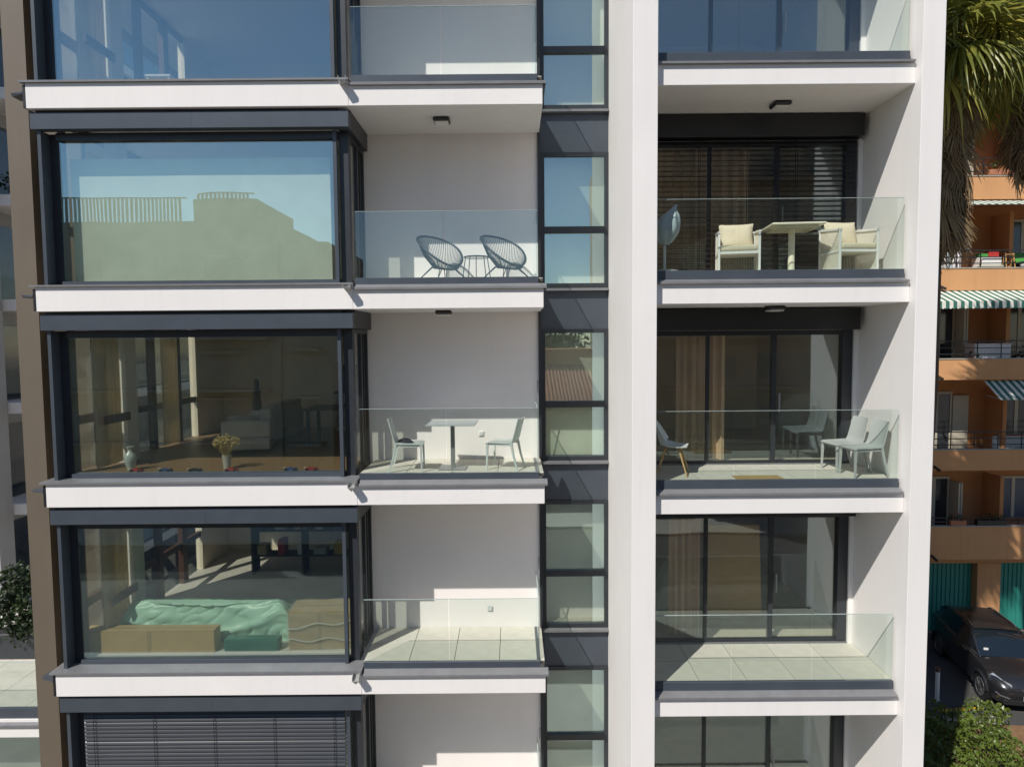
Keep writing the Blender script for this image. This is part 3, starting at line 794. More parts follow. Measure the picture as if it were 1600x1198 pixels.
# ------------------------------------------------------------------ things in the rooms
def vase(loc, label, prof, mt):
    o = MB().lathe(prof, 20).build('vase', M[mt], smooth=True); o.location = loc
    return tag(o, label, 'vase')
vase((-6.22, 0.62, 8.163), 'pale ceramic vase with handles inside the bay window by the white pier', [(.05, 0), (.055, .02), (.09, .14), (.10, .20), (.085, .26), (.04, .30), (.035, .33), (.06, .37), (.062, .38)], 'ceramic')
t = thing('dried_flowers', 'bunch of straw coloured dried flowers in a slim vase inside the bay window', 'flowers', (-4.67, 0.66, 8.163))
MB().lathe([(.05, 0), (.06, .1), (.07, .2), (.075, .22)], 16).build('vase', M['offwhite'], t, smooth=True)
st = MB(); hd = MB(); q = random.Random(3)
for i in range(70):
    a = q.uniform(0, 2 * PI); r = .22 * q.random() ** .5; z = .52 - .9 * r * r * 2 + q.uniform(-.06, .04)
    p = Vector((r * math.cos(a), r * math.sin(a) * .8, z))
    st.tube([(p.x * .15, p.y * .15, .2), p], .0025, 3)
    for k in range(3):
        c_ = p + Vector((q.uniform(-.025, .025), q.uniform(-.025, .025), q.uniform(-.03, .02))); s_ = .014
        hd.add([c_ + Vector(v) * s_ for v in ((1,0,0),(-1,0,0),(0,1,0),(0,-1,0),(0,0,1.3),(0,0,-1.3))], [(0,2,4),(2,1,4),(1,3,4),(3,0,4),(2,0,5),(1,2,5),(3,1,5),(0,3,5)])
tag(st.build('stems', M['straw'], t), kind='stuff'); tag(hd.build('flower_heads', M['straw'], t), kind='stuff')
def toy_car(x, mt, label, s=1.0):
    t = thing('toy_car', label, 'toy car', (x, 0.425, 8.163), R(rnd.uniform(-6, 6)), 'toy cars lined up on the sill')
    MB().add([(-.10,-.03,.015),(.10,-.03,.015),(.10,.03,.015),(-.10,.03,.015),(-.10,-.03,.035),(.10,-.02,.03),(.10,.02,.03),(-.10,.03,.035),(-.03,-.02,.06),(.03,-.02,.05),(.03,.02,.05),(-.03,.02,.06)],
             [(0,3,2,1),(0,1,5,4),(1,2,6,5),(2,3,7,6),(3,0,4,7),(4,5,9,8),(5,6,10,9),(6,7,11,10),(7,4,8,11),(8,9,10,11)]).build('body', M[mt], t, bevel=.004)
    for sx in (-.065, .065):
        for sy in (-.04, .04):
            w = MB().tube([(sx, sy - .012, .022), (sx, sy + .012, .022)], .022, 10).build('wheel', M['tyre'], t)
    MB().box(-.115, -.095, -.035, .035, .05, .058).build('spoiler', M['white'], t)
for x, mt, lab in ((-6.02, 'red', 'red toy racing car on the sill next to the pale ceramic vase'), (-5.55, 'blue', 'dark blue toy car on the sill, second from the ceramic vase'),
                   (-5.08, 'navy', 'black toy car on the sill left of the dried flowers'), (-4.50, 'red', 'red and white toy car right below the dried flowers'),
                   (-3.55, 'blue', 'blue toy car on the sill, left one of the pair at the right end'), (-3.22, 'red', 'red toy car on the sill at the far right end')):
    toy_car(x, mt, lab)
def sofa(loc, rz, w, mt, label, name='sofa'):
    t = thing(name, label, 'sofa', loc, rz)
    MB().box(-w / 2, w / 2, -.42, .42, .08, .30).build('base', M[mt], t, bevel=.03, seg=2)
    n = 3 if w > 1.6 else 1
    for i in range(n):
        a = -w / 2 + .17 + (w - .34) * i / n
        MB().box(a + .008, a + (w - .34) / n - .008, -.43, .22, .302, .45).build('seat_cushion', M[mt], t, bevel=.05, seg=3, smooth=True)
    MB().box(-w / 2 + .17, w / 2 - .17, .22, .44, .302, .82).build('backrest', M[mt], t, bevel=.06, seg=3, smooth=True)
    for s in (-1, 1):
        MB().box(s * w / 2 - (.17 if s > 0 else 0), s * w / 2 + (.17 if s < 0 else 0), -.42, .43, .302, .62).build('armrest', M[mt], t, bevel=.04, seg=3, smooth=True)
        for y in (-.36, .36):
            MB().box(s * (w / 2 - .08) - .02, s * (w / 2 - .08) + .02, y - .02, y + .02, 0, .08).build('leg', M['woodbrown'], t)
    return t
sofa((-5.15, 3.9, 8.165), R(-90), 2.1, 'offwhite', 'white sofa standing under the brown flank windows')
sofa((-5.0, 2.5, 8.165), R(-78), .95, 'offwhite', 'white armchair with a red cushion near the white pier', 'armchair')
o = pillow(.42, .40, .12, 5).build('cushion', M['red'], smooth=True); o.location = (-5.12, 2.42, 8.66); o.rotation_euler = (R(-80), 0, R(-70))
tag(o, 'red cushion lying on the white armchair inside', 'cushion')
t = thing('figurine', 'dark red carved figurine on a white plinth by the flank window', 'figurine', (-5.75, 4.9, 8.165)); t.scale = (.7, .7, .85)
MB().box(-.16, .16, -.16, .16, 0, .62).build('plinth', M['white'], t)
MB().lathe([(.13, .62), (.15, .75), (.11, 1.0), (.14, 1.12), (.05, 1.2), (.09, 1.28), (.08, 1.38), (.02, 1.45)], 16).build('figure', M['woodbrown'], t, smooth=True)
t = thing('kitchen_counter', 'pale kitchen counter with dark backsplash at the back of the room', 'counter', (-2.2, 5.6, 8.165))
MB().box(-1.9, 1.9, -.28, .36, 0, .86).build('cabinet', M['roomwhite'], t)
for i in range(6):
    MB().box(-1.88 + i * .63, -1.88 + i * .63 + .61, -.30, -.281, .06, .84).build('door', M['offwhite'], t)
MB().box(-1.92, 1.92, -.32, .37, .861, .90).build('worktop', M['roomdark'], t)
MB().box(-1.9, 1.9, .37, .385, .90, 1.5).build('backsplash', M['roomdark'], t)
t = thing('dining_table', 'dark dining table in the middle of the room behind the dried flowers', 'table', (-3.3, 3.3, 8.165))
MB().box(-.8, .8, -.45, .45, .71, .75).build('tabletop', M['roomdark'], t)
for sx in (-1, 1):
    for sy in (-1, 1): MB().box(sx * .72 - .03, sx * .72 + .03, sy * .38 - .03, sy * .38 + .03, 0, .709).build('leg', M['roomdark'], t)
t = thing('orchid', 'blue flowering pot plant on the dark dining table', 'plant', (-3.25, 3.2, 8.918))
MB().lathe([(.06, 0), (.085, .14), (.09, .15)], 14).build('pot', M['blue'], t, smooth=True)
MB().tube([(0, 0, .1), (.03, 0, .35), (-.02, 0, .55)], .006, 5).tube([(0, 0, .1), (-.05, 0, .3), (-.12, 0, .48)], .006, 5).build('stem', M['darkleaf'], t)
fl = MB()
for i in range(9):
    c_ = Vector((rnd.uniform(-.15, .06), rnd.uniform(-.04, .04), rnd.uniform(.42, .6)))
    for k in range(5):
        a = 2 * PI * k / 5
        fl.add([c_, c_ + Vector((.05 * math.cos(a), -.01, .05 * math.sin(a))), c_ + Vector((.05 * math.cos(a + .8), -.01, .05 * math.sin(a + .8)))], [(0, 1, 2)])
fl.build('petals', M['blue'], t)
# floor 3 room: sheeted sofa and boxes
t = thing('sheeted_sofa', 'long sofa wrapped in pale green plastic sheet inside the lower bay window', 'sofa', (-5.22, 1.40, 5.162))
def sheet(u, v):
    x = -1.48 + 2.9 * u
    prof = [(-.47, .02), (-.50, .22), (-.50, .42), (-.47, .58), (-.42, .645), (-.34, .66), (-.24, .62), (-.12, .50), (.2, .46), (.40, .40), (.44, .02)]
    s = v * (len(prof) - 1); i = min(int(s), len(prof) - 2); k = s - i
    y = prof[i][0] * (1 - k) + prof[i + 1][0] * k; z = prof[i][1] * (1 - k) + prof[i + 1][1] * k
    e = min(u, 1 - u)
    rd = 1 - (1 - min(1, e / .09)) ** 2 * .45
    z *= rd
    z += .05 * max(0, (u - .72)) * 4 * (v > .2) * (1 - v) + .015 * math.sin(u * 5)
    n1 = noise.noise((u * 5 + v * 6, u * 2.2 - v * 3, 1.7)); n2 = noise.noise((u * 15 + v * 11, v * 7 - u * 6, 4.2))
    n3 = 1 - abs(noise.noise((u * 9 - v * 9, v * 4 + u * 3, 9.1))) * 2
    hang = min(1, max(0, (.5 - abs(v - .25)) * 3))
    sw = -.05 * max(0, math.sin(2 * PI * (v * 3.2 - 2.2 * (u - .5) ** 2 * (1 if u < .6 else 1.6) + .1))) ** 3 * (v < .40)
    d = .04 * n1 + .007 * n2 + .022 * n3 ** 3
    return (x + .03 * n1, y + (d + sw) * (1 if v < .5 else -.6), max(.005, z + .35 * d))
MB().grid(sheet, 150, 80).build('plastic_sheet', M['greenfilm'], t, smooth=True)
MB().box(-1.40, 1.34, -.36, .36, .05, .40).build('base', M['offwhite'], t)
MB().box(-1.30, 1.24, -.36, -.22, .401, .56).build('backrest', M['offwhite'], t)
def box_card(loc, rz, w, d, h, label, film=False):
    t = thing('cardboard_box', label, 'box', loc, rz)
    MB().box(-w / 2, w / 2, -d / 2, d / 2, 0, h).build('carton', M['card'], t, bevel=.008)
    for s in (-1, 1):
        MB().box(-w / 2 + .006, w / 2 - .006, (-d / 2 - .003) if s < 0 else .004, -.004 if s < 0 else d / 2 + .003, h + .001, h + .006).build('flap', M['card'], t)
    MB().box(-.03, .03, -d / 2 - .004, -d / 2 - .001, 0.01, h).box(-w / 2 + .01, w / 2 - .01, -.025, .025, h + .007, h + .009).build('tape', M['tape'], t)
    if film:
        q = random.Random(4)
        MB().shell(lambda u, v: (-w / 2 - .025 + (w + .05) * u, -d / 2 - .02 + .012 * math.sin(17 * v + 9 * u) * (1 - .3 * u), h * v), 24, 14, .001).build('plastic_wrap', M['clearfilm'], t, smooth=True)
        MB().shell(lambda u, v: (-w / 2 - .02 + (w + .04) * u, -d / 2 + d * v, h + .02 + .012 * math.sin(11 * v + 13 * u)), 24, 8, .001).build('plastic_wrap', M['clearfilm'], t, smooth=True)
        for z in (.28 * h, .62 * h):
            MB().tube([(-w / 2 + w * i / 14, -d / 2 - .035, z + .03 * math.sin(i * .7 + z * 9) + (.08 * i / 14 if z > .3 else 0)) for i in range(15)], .008, 5).build('wrap_roll', M['ceramic'], t, smooth=True)
    return t
box_card((-5.98, 0.62, 5.162), 0, 2.15, .24, .36, 'long flat cardboard box lying in front of the green sheeted sofa')
box_card((-3.22, 0.86, 5.162), R(3), 1.02, .55, .62, 'cardboard box in clear plastic wrap at the right end of the sheeted sofa', True)
o = bx(-.45, .45, -.1, .1, 0, .2).build('plastic_tub', M['greendark'], bevel=.03, seg=2); o.location = (-4.32, 0.62, 5.162)
tag(o, 'dark green plastic tub on the floor between the two cardboard boxes', 'tub')
t = thing('storage_rack', 'dark storage rack with odds and ends behind the sheeted sofa', 'rack', (-4.6, 4.4, 5.162))
for x in (-1.1, 0, 1.1):
    MB().box(x - .02, x + .02, -.2, .2, 0, 1.9).build('upright', M['roomdark'], t)
for z in (.4, .95, 1.5):
    MB().box(-1.12, 1.12, -.21, .21, z, z + .025).build('shelf', M['roomdark'], t)
q = random.Random(9)
for i, mt in enumerate(('card', 'red', 'white', 'galv', 'yellow', 'navy', 'offwhite', 'card', 'galv', 'blue')):
    w, h = q.uniform(.12, .3), q.uniform(.12, .36)
    o = bx(-w / 2, w / 2, -.14, .14, 0, h).build('carton', M[mt], bevel=.012)
    o.location = (-4.6 + (-.9 + .42 * (i % 5)) , 4.38, 5.162 + (.426, .976)[i // 5])
    tag(o, ('small %s carton on the %s shelf of the dark rack behind the sheeted sofa' % (('brown', 'red', 'white', 'grey', 'yellow', 'black', 'cream', 'tan', 'silver', 'blue')[i], ('lower', 'middle')[i // 5])), 'carton')
t = thing('leaning_panel', 'large cardboard panel leaning inside the glass door of the empty tiled balcony', 'panel', (3.95, 1.75, 5.162))
MB().obox((0, .0, .85), (1.0, .09, 1.68), Matrix.Rotation(R(-6), 3, 'X')).build('panel', M['card'], t, bevel=.01)
MB().obox((0, -.06, .45), (1.0, .004, .05), Matrix.Rotation(R(-6), 3, 'X')).build('tape', M['tape'], t)
t = thing('covered_chair', 'chair under a pale green dust sheet inside the lower glass door', 'chair', (3.05, 2.2, 5.162))
MB().grid(lambda u, v: ((.12 + .40 * v) * math.cos(u * 2 * PI) * (1 + .08 * math.sin(7 * u * 2 * PI)), (.1 + .3 * v) * math.sin(u * 2 * PI), .95 - .93 * v ** 1.4 - .08 * math.cos(u * 2 * PI) * (1 - v)), 60, 14).build('dust_sheet', M['ceramic'], t, smooth=True)
MB().box(-.1, .1, -.06, .06, .02, .90).build('chair_frame', M['wood'], t)
# top room: a white low table
t = thing('low_table', 'white low table inside the topmost bay window', 'table', (-5.6, 0.95, 14.162))
MB().box(-.2, .2, -.2, .2, .28, .31).build('tabletop', M['white'], t)
for sx in (-1, 1):
    for sy in (-1, 1): MB().box(sx * .17 - .015, sx * .17 + .015, sy * .17 - .015, sy * .17 + .015, 0, .279).build('leg', M['white'], t)

# ------------------------------------------------------------------ foliage helper
def leaves(mb, pts, size, q, flat=0.0):
    for p in pts:
        a = q.uniform(0, 2 * PI); e = q.uniform(-.6, 1.2)
        d = Vector((math.cos(a) * math.cos(e), math.sin(a) * math.cos(e), math.sin(e)))
        s = d.cross(Vector((q.uniform(-1, 1), q.uniform(-1, 1), q.uniform(.2, 1)))).normalized()
        n = d.cross(s)
        L_ = size * q.uniform(.6, 1.25); w = L_ * .34
        p = Vector(p)
        mb.add([p, p + d * L_ * .5 + s * w + n * w * .35, p + d * L_, p + d * L_ * .5 - s * w + n * w * .35], [(0, 1, 2), (0, 2, 3)])

# ------------------------------------------------------------------ palms
def palm_leaf(nb, Rr, spread, droop, seed, pet=0.75):
    q = random.Random(seed); mb = MB()
    mb.tube([(0, 0, 0), (pet * .5, 0, .03), (pet, 0, 0)], .022, 5, r1=.012)
    for i in range(nb):
        t_ = i / (nb - 1) * 2 - 1
        a = t_ * spread + q.uniform(-.025, .025)
        L_ = Rr * (1 - .28 * t_ * t_) * q.uniform(.9, 1.05)
        d = Vector((math.cos(a), math.sin(a), 0)); s = Vector((-math.sin(a), math.cos(a), 0))
        dr = droop * q.uniform(.6, 1.4); sd = q.uniform(-.12, .12)
        rows = []
        half = spread / nb
        for k, sv in enumerate((0.04, .35, .55, .75, .9, 1.0)):
            w = (L_ * sv * half * 1.0) if sv <= .5 else L_ * .5 * half * (1 - ((sv - .5) / .5) ** 1.5) + .0015
            z = -dr * L_ * sv ** 2.4 - .10 * L_ * t_ * t_ * sv
            c_ = Vector((pet, 0, 0)) + d * L_ * (sv - .22 * dr * sv ** 3) + s * sd * L_ * max(0, sv - .5) ** 2
            rows.append((c_ + s * w + Vector((0, 0, z - w * .5)), c_ + Vector((0, 0, z + w * .35)), c_ - s * w + Vector((0, 0, z - w * .5))))
        vs = [p for r_ in rows for p in r_]
        fs = []
        for k in range(len(rows) - 1):
            fs += [(3*k, 3*k+1, 3*k+4, 3*k+3), (3*k+1, 3*k+2, 3*k+5, 3*k+4)]
        mb.add(vs, fs)
    return mb
LEAF = [palm_leaf(38, 1.25, R(112), dr, 10 + i).mesh('leaf', M['palmgreen'], smooth=True) for i, dr in enumerate((.22, .45, .75))]
DEAD = [palm_leaf(26, 1.05, R(48), dr, 30 + i, .6).mesh('dead_leaf', M['palmdead'], smooth=True) for i, dr in enumerate((.05, .15, .3))]
def palm(loc, crown_z, skirt_z, label, seed, nleaf=44, extra=(), lean=-.42):
    q = random.Random(seed)
    t = thing('palm_tree', label, 'palm tree', loc, 0, 'fan palms between the two buildings')
    n = 14
    MB().tube([(.04 * math.sin(i * .9) + lean * (1 - i / n), .05 * math.cos(i * 1.3), crown_z * i / n) for i in range(n + 1)], .27, 14, r1=.20).build('trunk', M['bark'], t, smooth=True)
    def put(nm, me, z, az, el, roll_=0):
        rot = Matrix.Rotation(az, 4, 'Z') @ Matrix.Rotation(-el, 4, 'Y') @ Matrix.Rotation(roll_, 4, 'X')
        o = inst(nm, me, t)
        o.matrix_local = Matrix.Translation((.15 * math.cos(az), .15 * math.sin(az), z)) @ rot
        s = q.uniform(.85, 1.15); o.scale = (s, s, s)
    for az, el, z, rl in extra: put('leaf', LEAF[1], crown_z + z, az, el, rl)
    for i in range(nleaf):
        el = R(78 - 108 * (i / nleaf) ** .9 + q.uniform(-8, 8))
        put('leaf', LEAF[min(2, int(3 * i / nleaf))], crown_z - .1 - .5 * i / nleaf + q.uniform(-.1, .1), i * 2.39996 + q.uniform(-.3, .3), el, q.uniform(-.4, .4))
    nd = int((crown_z - skirt_z) * 20)
    for i in range(nd):
        z = crown_z - .6 - (crown_z - .6 - skirt_z - 1.3) * (i / max(1, nd - 1))
        put('dead_leaf', DEAD[i % 3], max(z, skirt_z + 1.3) , i * 2.39996 + q.uniform(-.4, .4), R(q.uniform(-88, -58 - 16 * i / nd)), q.uniform(-.5, .5))
    return t
palm((8.70, 3.75, 0), 16.25, 11.8, 'fan palm close to the white fin with a long dark skirt of dead leaves', 5, 44, ((R(-66), R(-52), .12, .1), (R(-38), R(-48), .35, .1), (R(-15), R(-52), .2, -.1), (R(-95), R(-46), .3, 0), (R(-52), R(-36), .5, 0)))
palm((11.35, 4.7, 0), 16.9, 13.6, 'fan palm at the right edge with a pale brown skirt of dead leaves', 11, lean=1.5)

# ------------------------------------------------------------------ orange building behind
ob = thing('orange_building', 'orange rendered apartment house with balconies, striped awnings and teal garages', 'building', (0, 0, 0))
def op(name, mb, mt, parent=None, **k): return mb.build(name, M[mt], parent or ob, **k)
OX0, OX1 = 11.0, 24.0
PAR = [(17.6, 18.3), (14.65, 15.35), (11.74, 12.42), (8.83, 9.48), (5.83, 6.49), (2.84, 3.93)]
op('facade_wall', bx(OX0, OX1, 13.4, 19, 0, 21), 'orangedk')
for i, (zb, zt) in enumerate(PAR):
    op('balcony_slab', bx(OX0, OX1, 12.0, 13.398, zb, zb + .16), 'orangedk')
    op('parapet', bx(OX0, OX1, 11.88, 11.998, zb - .02, zt), 'orange')
    op('coping', bx(OX0, OX1, 11.86, 12.02, zt, zt + .035), 'concrete')
    op('drain_spout', MB().tube([(13.9, 11.9, zb + .12), (13.95, 11.66, zb + .02)], .045, 8), 'black')
    rl = MB()
    h = .56 if i < 5 else .26
    top = zt + .035
    for dz in ((.14, .34, .56) if i < 5 else (.12, .26)):
        rl.box(OX0, OX1, 11.93, 11.955, top + dz - .018, top + dz + .012)
    for k in range(17):
        x = OX0 + .35 + k * .78
        rl.box(x - .014, x + .014, 11.956, 11.978, top, top + h)
    op('railing', rl, 'black')
    # windows, shutters
    z0, z1 = zb + .16, zb + 2.40
    for x0, x1, low, glz in ((14.35, 15.30, z0, 'curtdark'), (16.95, 18.3, z0 + (.0 if i in (2, 3) else .85), 'curtdark' if i in (2, 3, 4) else 'curtblue'), (20, 21.5, z0, 'curtdark')):
        fr = op('window', MB().box(x0 - .07, x0, 13.34, 13.397, low, z1).box(x1, x1 + .07, 13.34, 13.397, low, z1).box(x0 - .07, x1 + .07, 13.335, 13.397, z1 + .002, z1 + .08)
                .box((x0 + x1) / 2 - .06, (x0 + x1) / 2 + .06, 13.345, 13.397, low, z1), 'shutter')
        bx(x0 + .002, x1 - .002, 13.365, 13.394, low, z1).build('pane', M[glz], fr)
        if low > z0 + .5:
            bx(x0 - .12, x1 + .12, 13.28, 13.397, low - .05, low - .002).build('sill', M['beige'], fr)
        for xs in (x0 - .07, ):
            sh = bx(xs - .06, xs - .01, 12.95, 13.34, low, z1).build('shutter', M['shutter'], fr)
        if x0 < 15 and i == 4:
            MB().box(x1 + .08, x1 + .62, 13.30, 13.34, z0 + .1, z1 - .05).build('shutter', M['shutter'], fr)
        elif x0 < 15:
            MB().box(x1 + .08, x1 + .14, 12.86, 13.34, z0 + .1, z1 - .05).box(x1 + .17, x1 + .22, 12.86, 13.34, z0 + .1, z1 - .05).build('shutter', M['shutter'], fr)
    op('party_wall', bx(16.55, 16.68, 12.5, 13.398, zb + .162, zb + 2.6), 'orangedk')
# garages
op('garage_lintel', bx(OX0, OX1, 12.62, 13.39, 2.45, 2.838), 'orange')
for x0, x1 in ((OX0, 12.6), (15.95, 16.75), (19.6, 20.2), (22.9, OX1)):
    op('pier', bx(x0, x1, 12.6, 13.39, 0, 2.449), 'orange')
for x0, x1 in ((12.6, 15.95), (16.75, 19.6), (20.2, 22.9)):
    gd = op('garage_door', bx(x0 + .01, x1 - .01, 12.90, 12.96, 0, 2.445), 'teal')
    me = bx(-.045, .045, -.025, 0, .02, 2.42).mesh('rib', M['teal'])
    n = int((x1 - x0) / .15)
    for k in range(n):
        inst('rib', me, gd, (x0 + (k + .5) * (x1 - x0) / n, 12.899, 0))
# awnings (cloth, valance, arms)
def awning(x0, x1, ztop, zlow, y0, y1, valance):
    aw = op('awning', MB().add([(x0, y0, ztop), (x1, y0, ztop), (x1, y1, zlow), (x0, y1, zlow), (x0, y0, ztop - .02), (x1, y0, ztop - .02), (x1, y1, zlow - .02), (x0, y1, zlow - .02)],
                               [(0,1,2,3),(7,6,5,4),(0,4,5,1),(3,2,6,7),(0,3,7,4),(1,5,6,2)]), 'awning')
    if valance:
        n = int((x1 - x0) / .1175)
        vs = []; fs = []
        for i in range(n * 4 + 1):
            x = x0 + (x1 - x0) * i / (n * 4); d = abs(math.sin(i / 4 * PI))
            vs += [(x, y1 - .012, zlow - .005), (x, y1 - .02, zlow - .20 - .035 * d)]
        for i in range(n * 4): fs.append((2*i, 2*i+1, 2*i+3, 2*i+2))
        MB().add(vs, fs).build('valance', M['awning'], aw)
    for x in (x0 + .1, x1 - .1):
        MB().tube([(x, y0, ztop - .5), (x, y1 + .02, zlow - .02)], .018, 6).build('arm', M['galv'], aw)
awning(11.6, 23.5, 11.72, 11.32, 11.95, 10.95, True)
awning(15.55, 18.2, 8.78, 8.22, 12.05, 11.25, False)
awning(13.9, 19.5, 14.60, 14.36, 11.95, 11.25, False)
# second storey things on the balconies
def lay(name, label, cat, loc, mb, mt, **k):
    o = mb.build(name, M[mt], **k); o.location = loc; return tag(o, label, cat)
FZ = [z + .16 for z, _ in PAR]
t = thing('washing_machine', 'white washing machine with two crates on it on the sunlit orange balcony', 'washing machine', (15.75, 12.42, FZ[2]))
MB().box(-.32, .32, -.28, .28, 0, .92).build('cabinet', M['white'], t, bevel=.015)
MB().tube([(0, -.30, .45), (0, -.27, .45)], .17, 18).build('door', M['plasticgrey'], t)
lay('storage_crate', 'small green crate on top of the white washing machine', 'crate', (15.58, 12.4, FZ[2] + .925), bx(-.13, .13, -.13, .13, 0, .12), 'greencloth', bevel=.01)
lay('storage_crate', 'small dark red crate on top of the white washing machine', 'crate', (15.90, 12.4, FZ[2] + .925), bx(-.17, .17, -.13, .13, 0, .20), 'red', bevel=.01)
lay('cabinet', 'orange cupboard standing behind the washing machine', 'cupboard', (15.55, 12.98, FZ[2]), MB().box(-.65, .65, -.22, .22, 0, 1.12).box(-.66, .66, -.23, .23, 1.121, 1.15), 'orange')
lay('air_conditioner', 'cream air conditioner box low behind the orange parapet', 'air conditioner', (15.65, 12.09, 12.10), MB().box(-.45, .45, -.06, .05, 0, .43).tube([(.0, -.075, .2), (0, -.061, .2)], .16, 16), 'creampaint', bevel=.008)
t = thing('drying_rack', 'white laundry hung to dry at the left end of the sunlit orange balcony', 'laundry', (14.45, 12.25, FZ[2]))
MB().box(-.35, .35, -.02, .02, 1.20, 1.23).box(-.34, -.31, -.02, .02, 0, 1.2).box(.31, .34, -.02, .02, 0, 1.2).build('rack', M['galv'], t)
for k, (x, w, h, mt) in enumerate(((-.26, .2, .62, 'laundry'), (-.05, .18, .7, 'bluegrey'), (.16, .2, .66, 'laundry'))):
    MB().shell(lambda u, v: ((u - .5) * w + x, -.03 + .02 * math.sin(u * 9 + k), 1.22 - h * (1 - v)), 10, 4, .006).build('garment', M[mt], t, smooth=True)
t = thing('step_ladder', 'small wooden step ladder beside the washing machine', 'ladder', (16.42, 12.3, FZ[2]))
for x in (-.16, .16):
    MB().tube([(x, -.2, 0), (x * .8, 0, 1.05)], .018, 4).build('stile', M['wood'], t); MB().tube([(x, .25, 0), (x * .8, .02, 1.05)], .018, 4).build('stile', M['wood'], t)
for z in (.25, .5, .75, 1.0):
    MB().box(-.15, .15, -.2 + z * .19 - .04, -.2 + z * .19 + .04, z, z + .02).build('tread', M['wood'], t)
lay('green_tarpaulin', 'green tarpaulin spread behind the railing at the right of the sunlit balcony', 'tarpaulin', (17.5, 12.6, FZ[2]), MB().shell(lambda u, v: (-.8 + 1.6 * u, -.25 + .5 * v, 1.02 + .05 * math.sin(7 * u) + .05 * v - .9 * max(0, .3 - v)), 20, 6, .01), 'greencloth', smooth=True)
lay('covered_lounger', 'silver white covered lounger behind the railing below the green tarpaulin', 'lounger', (17.6, 12.15, FZ[2]), MB().shell(lambda u, v: (-.85 + 1.7 * u, -.1 + .25 * v, .55 + .32 * math.sin(PI * min(1, u * .9 + .12)) - .5 * (1 - v) ** 3), 24, 8, .03), 'galv', smooth=True)
def potted(loc, label, h, n, mt='darkleaf', pot='terracotta', flower=None, s=.09, wid=.22, box=None):
    t = thing('potted_plant', label, 'plant', loc)
    q = random.Random(int(loc[0] * 100 + loc[2] * 10))
    if box: MB().box(-box, box, -.09, .09, 0, .18).build('trough', M[pot], t, bevel=.01)
    else: MB().lathe([(.09, 0), (.13, .22), (.14, .24)], 14).build('pot', M[pot], t, smooth=True)
    mb = MB(); pts = []
    wx = box or wid
    for i in range(n):
        a = q.uniform(0, 2 * PI); r = q.random() ** .5
        pts.append((wx * r * math.cos(a), min(wid, wx) * r * math.sin(a), .18 + h * q.random() * (1 - .4 * r)))
    leaves(mb, pts, s, q)
    mb.build('foliage', M[mt], t)
    if flower:
        mf = MB(); leaves(mf, [(p[0], p[1], p[2] + .05) for p in pts[::9]], .06, q); mf.build('flowers', M[flower], t)
    return t
potted((16.9, 12.25, FZ[3]), 'tall leafy pot plant in the shade on the second orange balcony', .9, 120)
potted((17.25, 12.1, FZ[3]), 'low bright green pot plant on the second orange balcony', .35, 70, 'hedge')
potted((17.75, 12.2, FZ[3]), 'bushy pot plant at the right edge of the second orange balcony', .8, 150, 'darkleaf', 'white')
lay('storage_box', 'long white storage box behind the railing of the second orange balcony', 'box', (15.85, 12.35, FZ[3]), MB().box(-.6, .6, -.25, .25, 0, .95).box(-.62, .62, -.27, .27, .951, 1.0), 'laundry', bevel=.01)
potted((15.15, 12.1, FZ[3] + .3), 'terracotta pot plant beside the white storage box', .25, 40, 'darkleaf', 'terracotta')
potted((14.75, 11.94, 3.97), 'reddish flower trough on the lowest orange parapet, left one', .20, 70, 'darkleaf', 'terracotta', 'red', .07, .14, .26)
potted((15.85, 11.94, 3.97), 'dark leafy flower trough on the lowest orange parapet, right one', .24, 110, 'darkleaf', 'black', None, .07, .14, .48)
potted((16.35, 11.94, 15.39), 'pink flowering trough on the orange parapet under the palm skirt', .45, 200, 'hedge', 'terracotta', 'flowerpink', .10, .25, .95)
lay('garden_bench', 'white bench in the shade behind the third orange balcony railing', 'bench', (17.0, 12.4, FZ[4]), MB().box(-.7, .7, -.2, .2, .42, .46).box(-.66, -.6, -.18, .18, 0, .419).box(.6, .66, -.18, .18, 0, .419).box(-.7, .7, .2, .23, .46, .85), 'plasticgrey')

# ------------------------------------------------------------------ parked car
car = thing('parked_car', 'dark grey metallic sport utility car parked nose out in front of the teal garages', 'car', (14.32, 9.55, 0.0), R(-10))
Y = -1                                      # front looks towards -y
st = [  # y, half width bottom, half width belt, z bottom, z belt, z top centre
    (-2.20, .58, .62, .42, .66, .70), (-2.12, .74, .76, .30, .74, .80), (-1.95, .84, .86, .24, .84, .93), (-1.55, .90, .91, .22, .95, 1.02), (-1.05, .91, .92, .22, 1.02, 1.08),
    (-.85, .91, .92, .22, 1.04, 1.10), (0, .92, .92, .22, 1.07, 1.08), (.9, .92, .92, .22, 1.10, 1.11), (1.6, .91, .90, .24, 1.14, 1.15), (2.0, .87, .86, .28, 1.12, 1.14), (2.18, .78, .78, .38, .95, 1.0)]
vs = []; fs = []
for y, wb, wt, z0, zb, zt in st:
    ring = [(0, z0), (wb * .9, z0), (wb, z0 + .12), (wb * .985, (z0 + zb) / 2 - .06), (wt, (z0 + zb) / 2 + .12), (wt * .955, zb - .03), (wt * .86, zb + .015), (wt * .45, zt - .012), (0, zt)]
    full = [(x, z) for x, z in ring] + [(-x, z) for x, z in reversed(ring[1:-1])]
    vs += [(x, y, z) for x, z in full]
n = 16
for i in range(len(st) - 1):
    for j in range(n): fs.append((i*n+j, i*n+(j+1)%n, (i+1)*n+(j+1)%n, (i+1)*n+j))
fs.append(tuple(range(n - 1, -1, -1))); fs.append(tuple((len(st)-1)*n + j for j in range(n)))
body = MB().add(vs, fs).build('body', M['carpaint'], car, smooth=True)
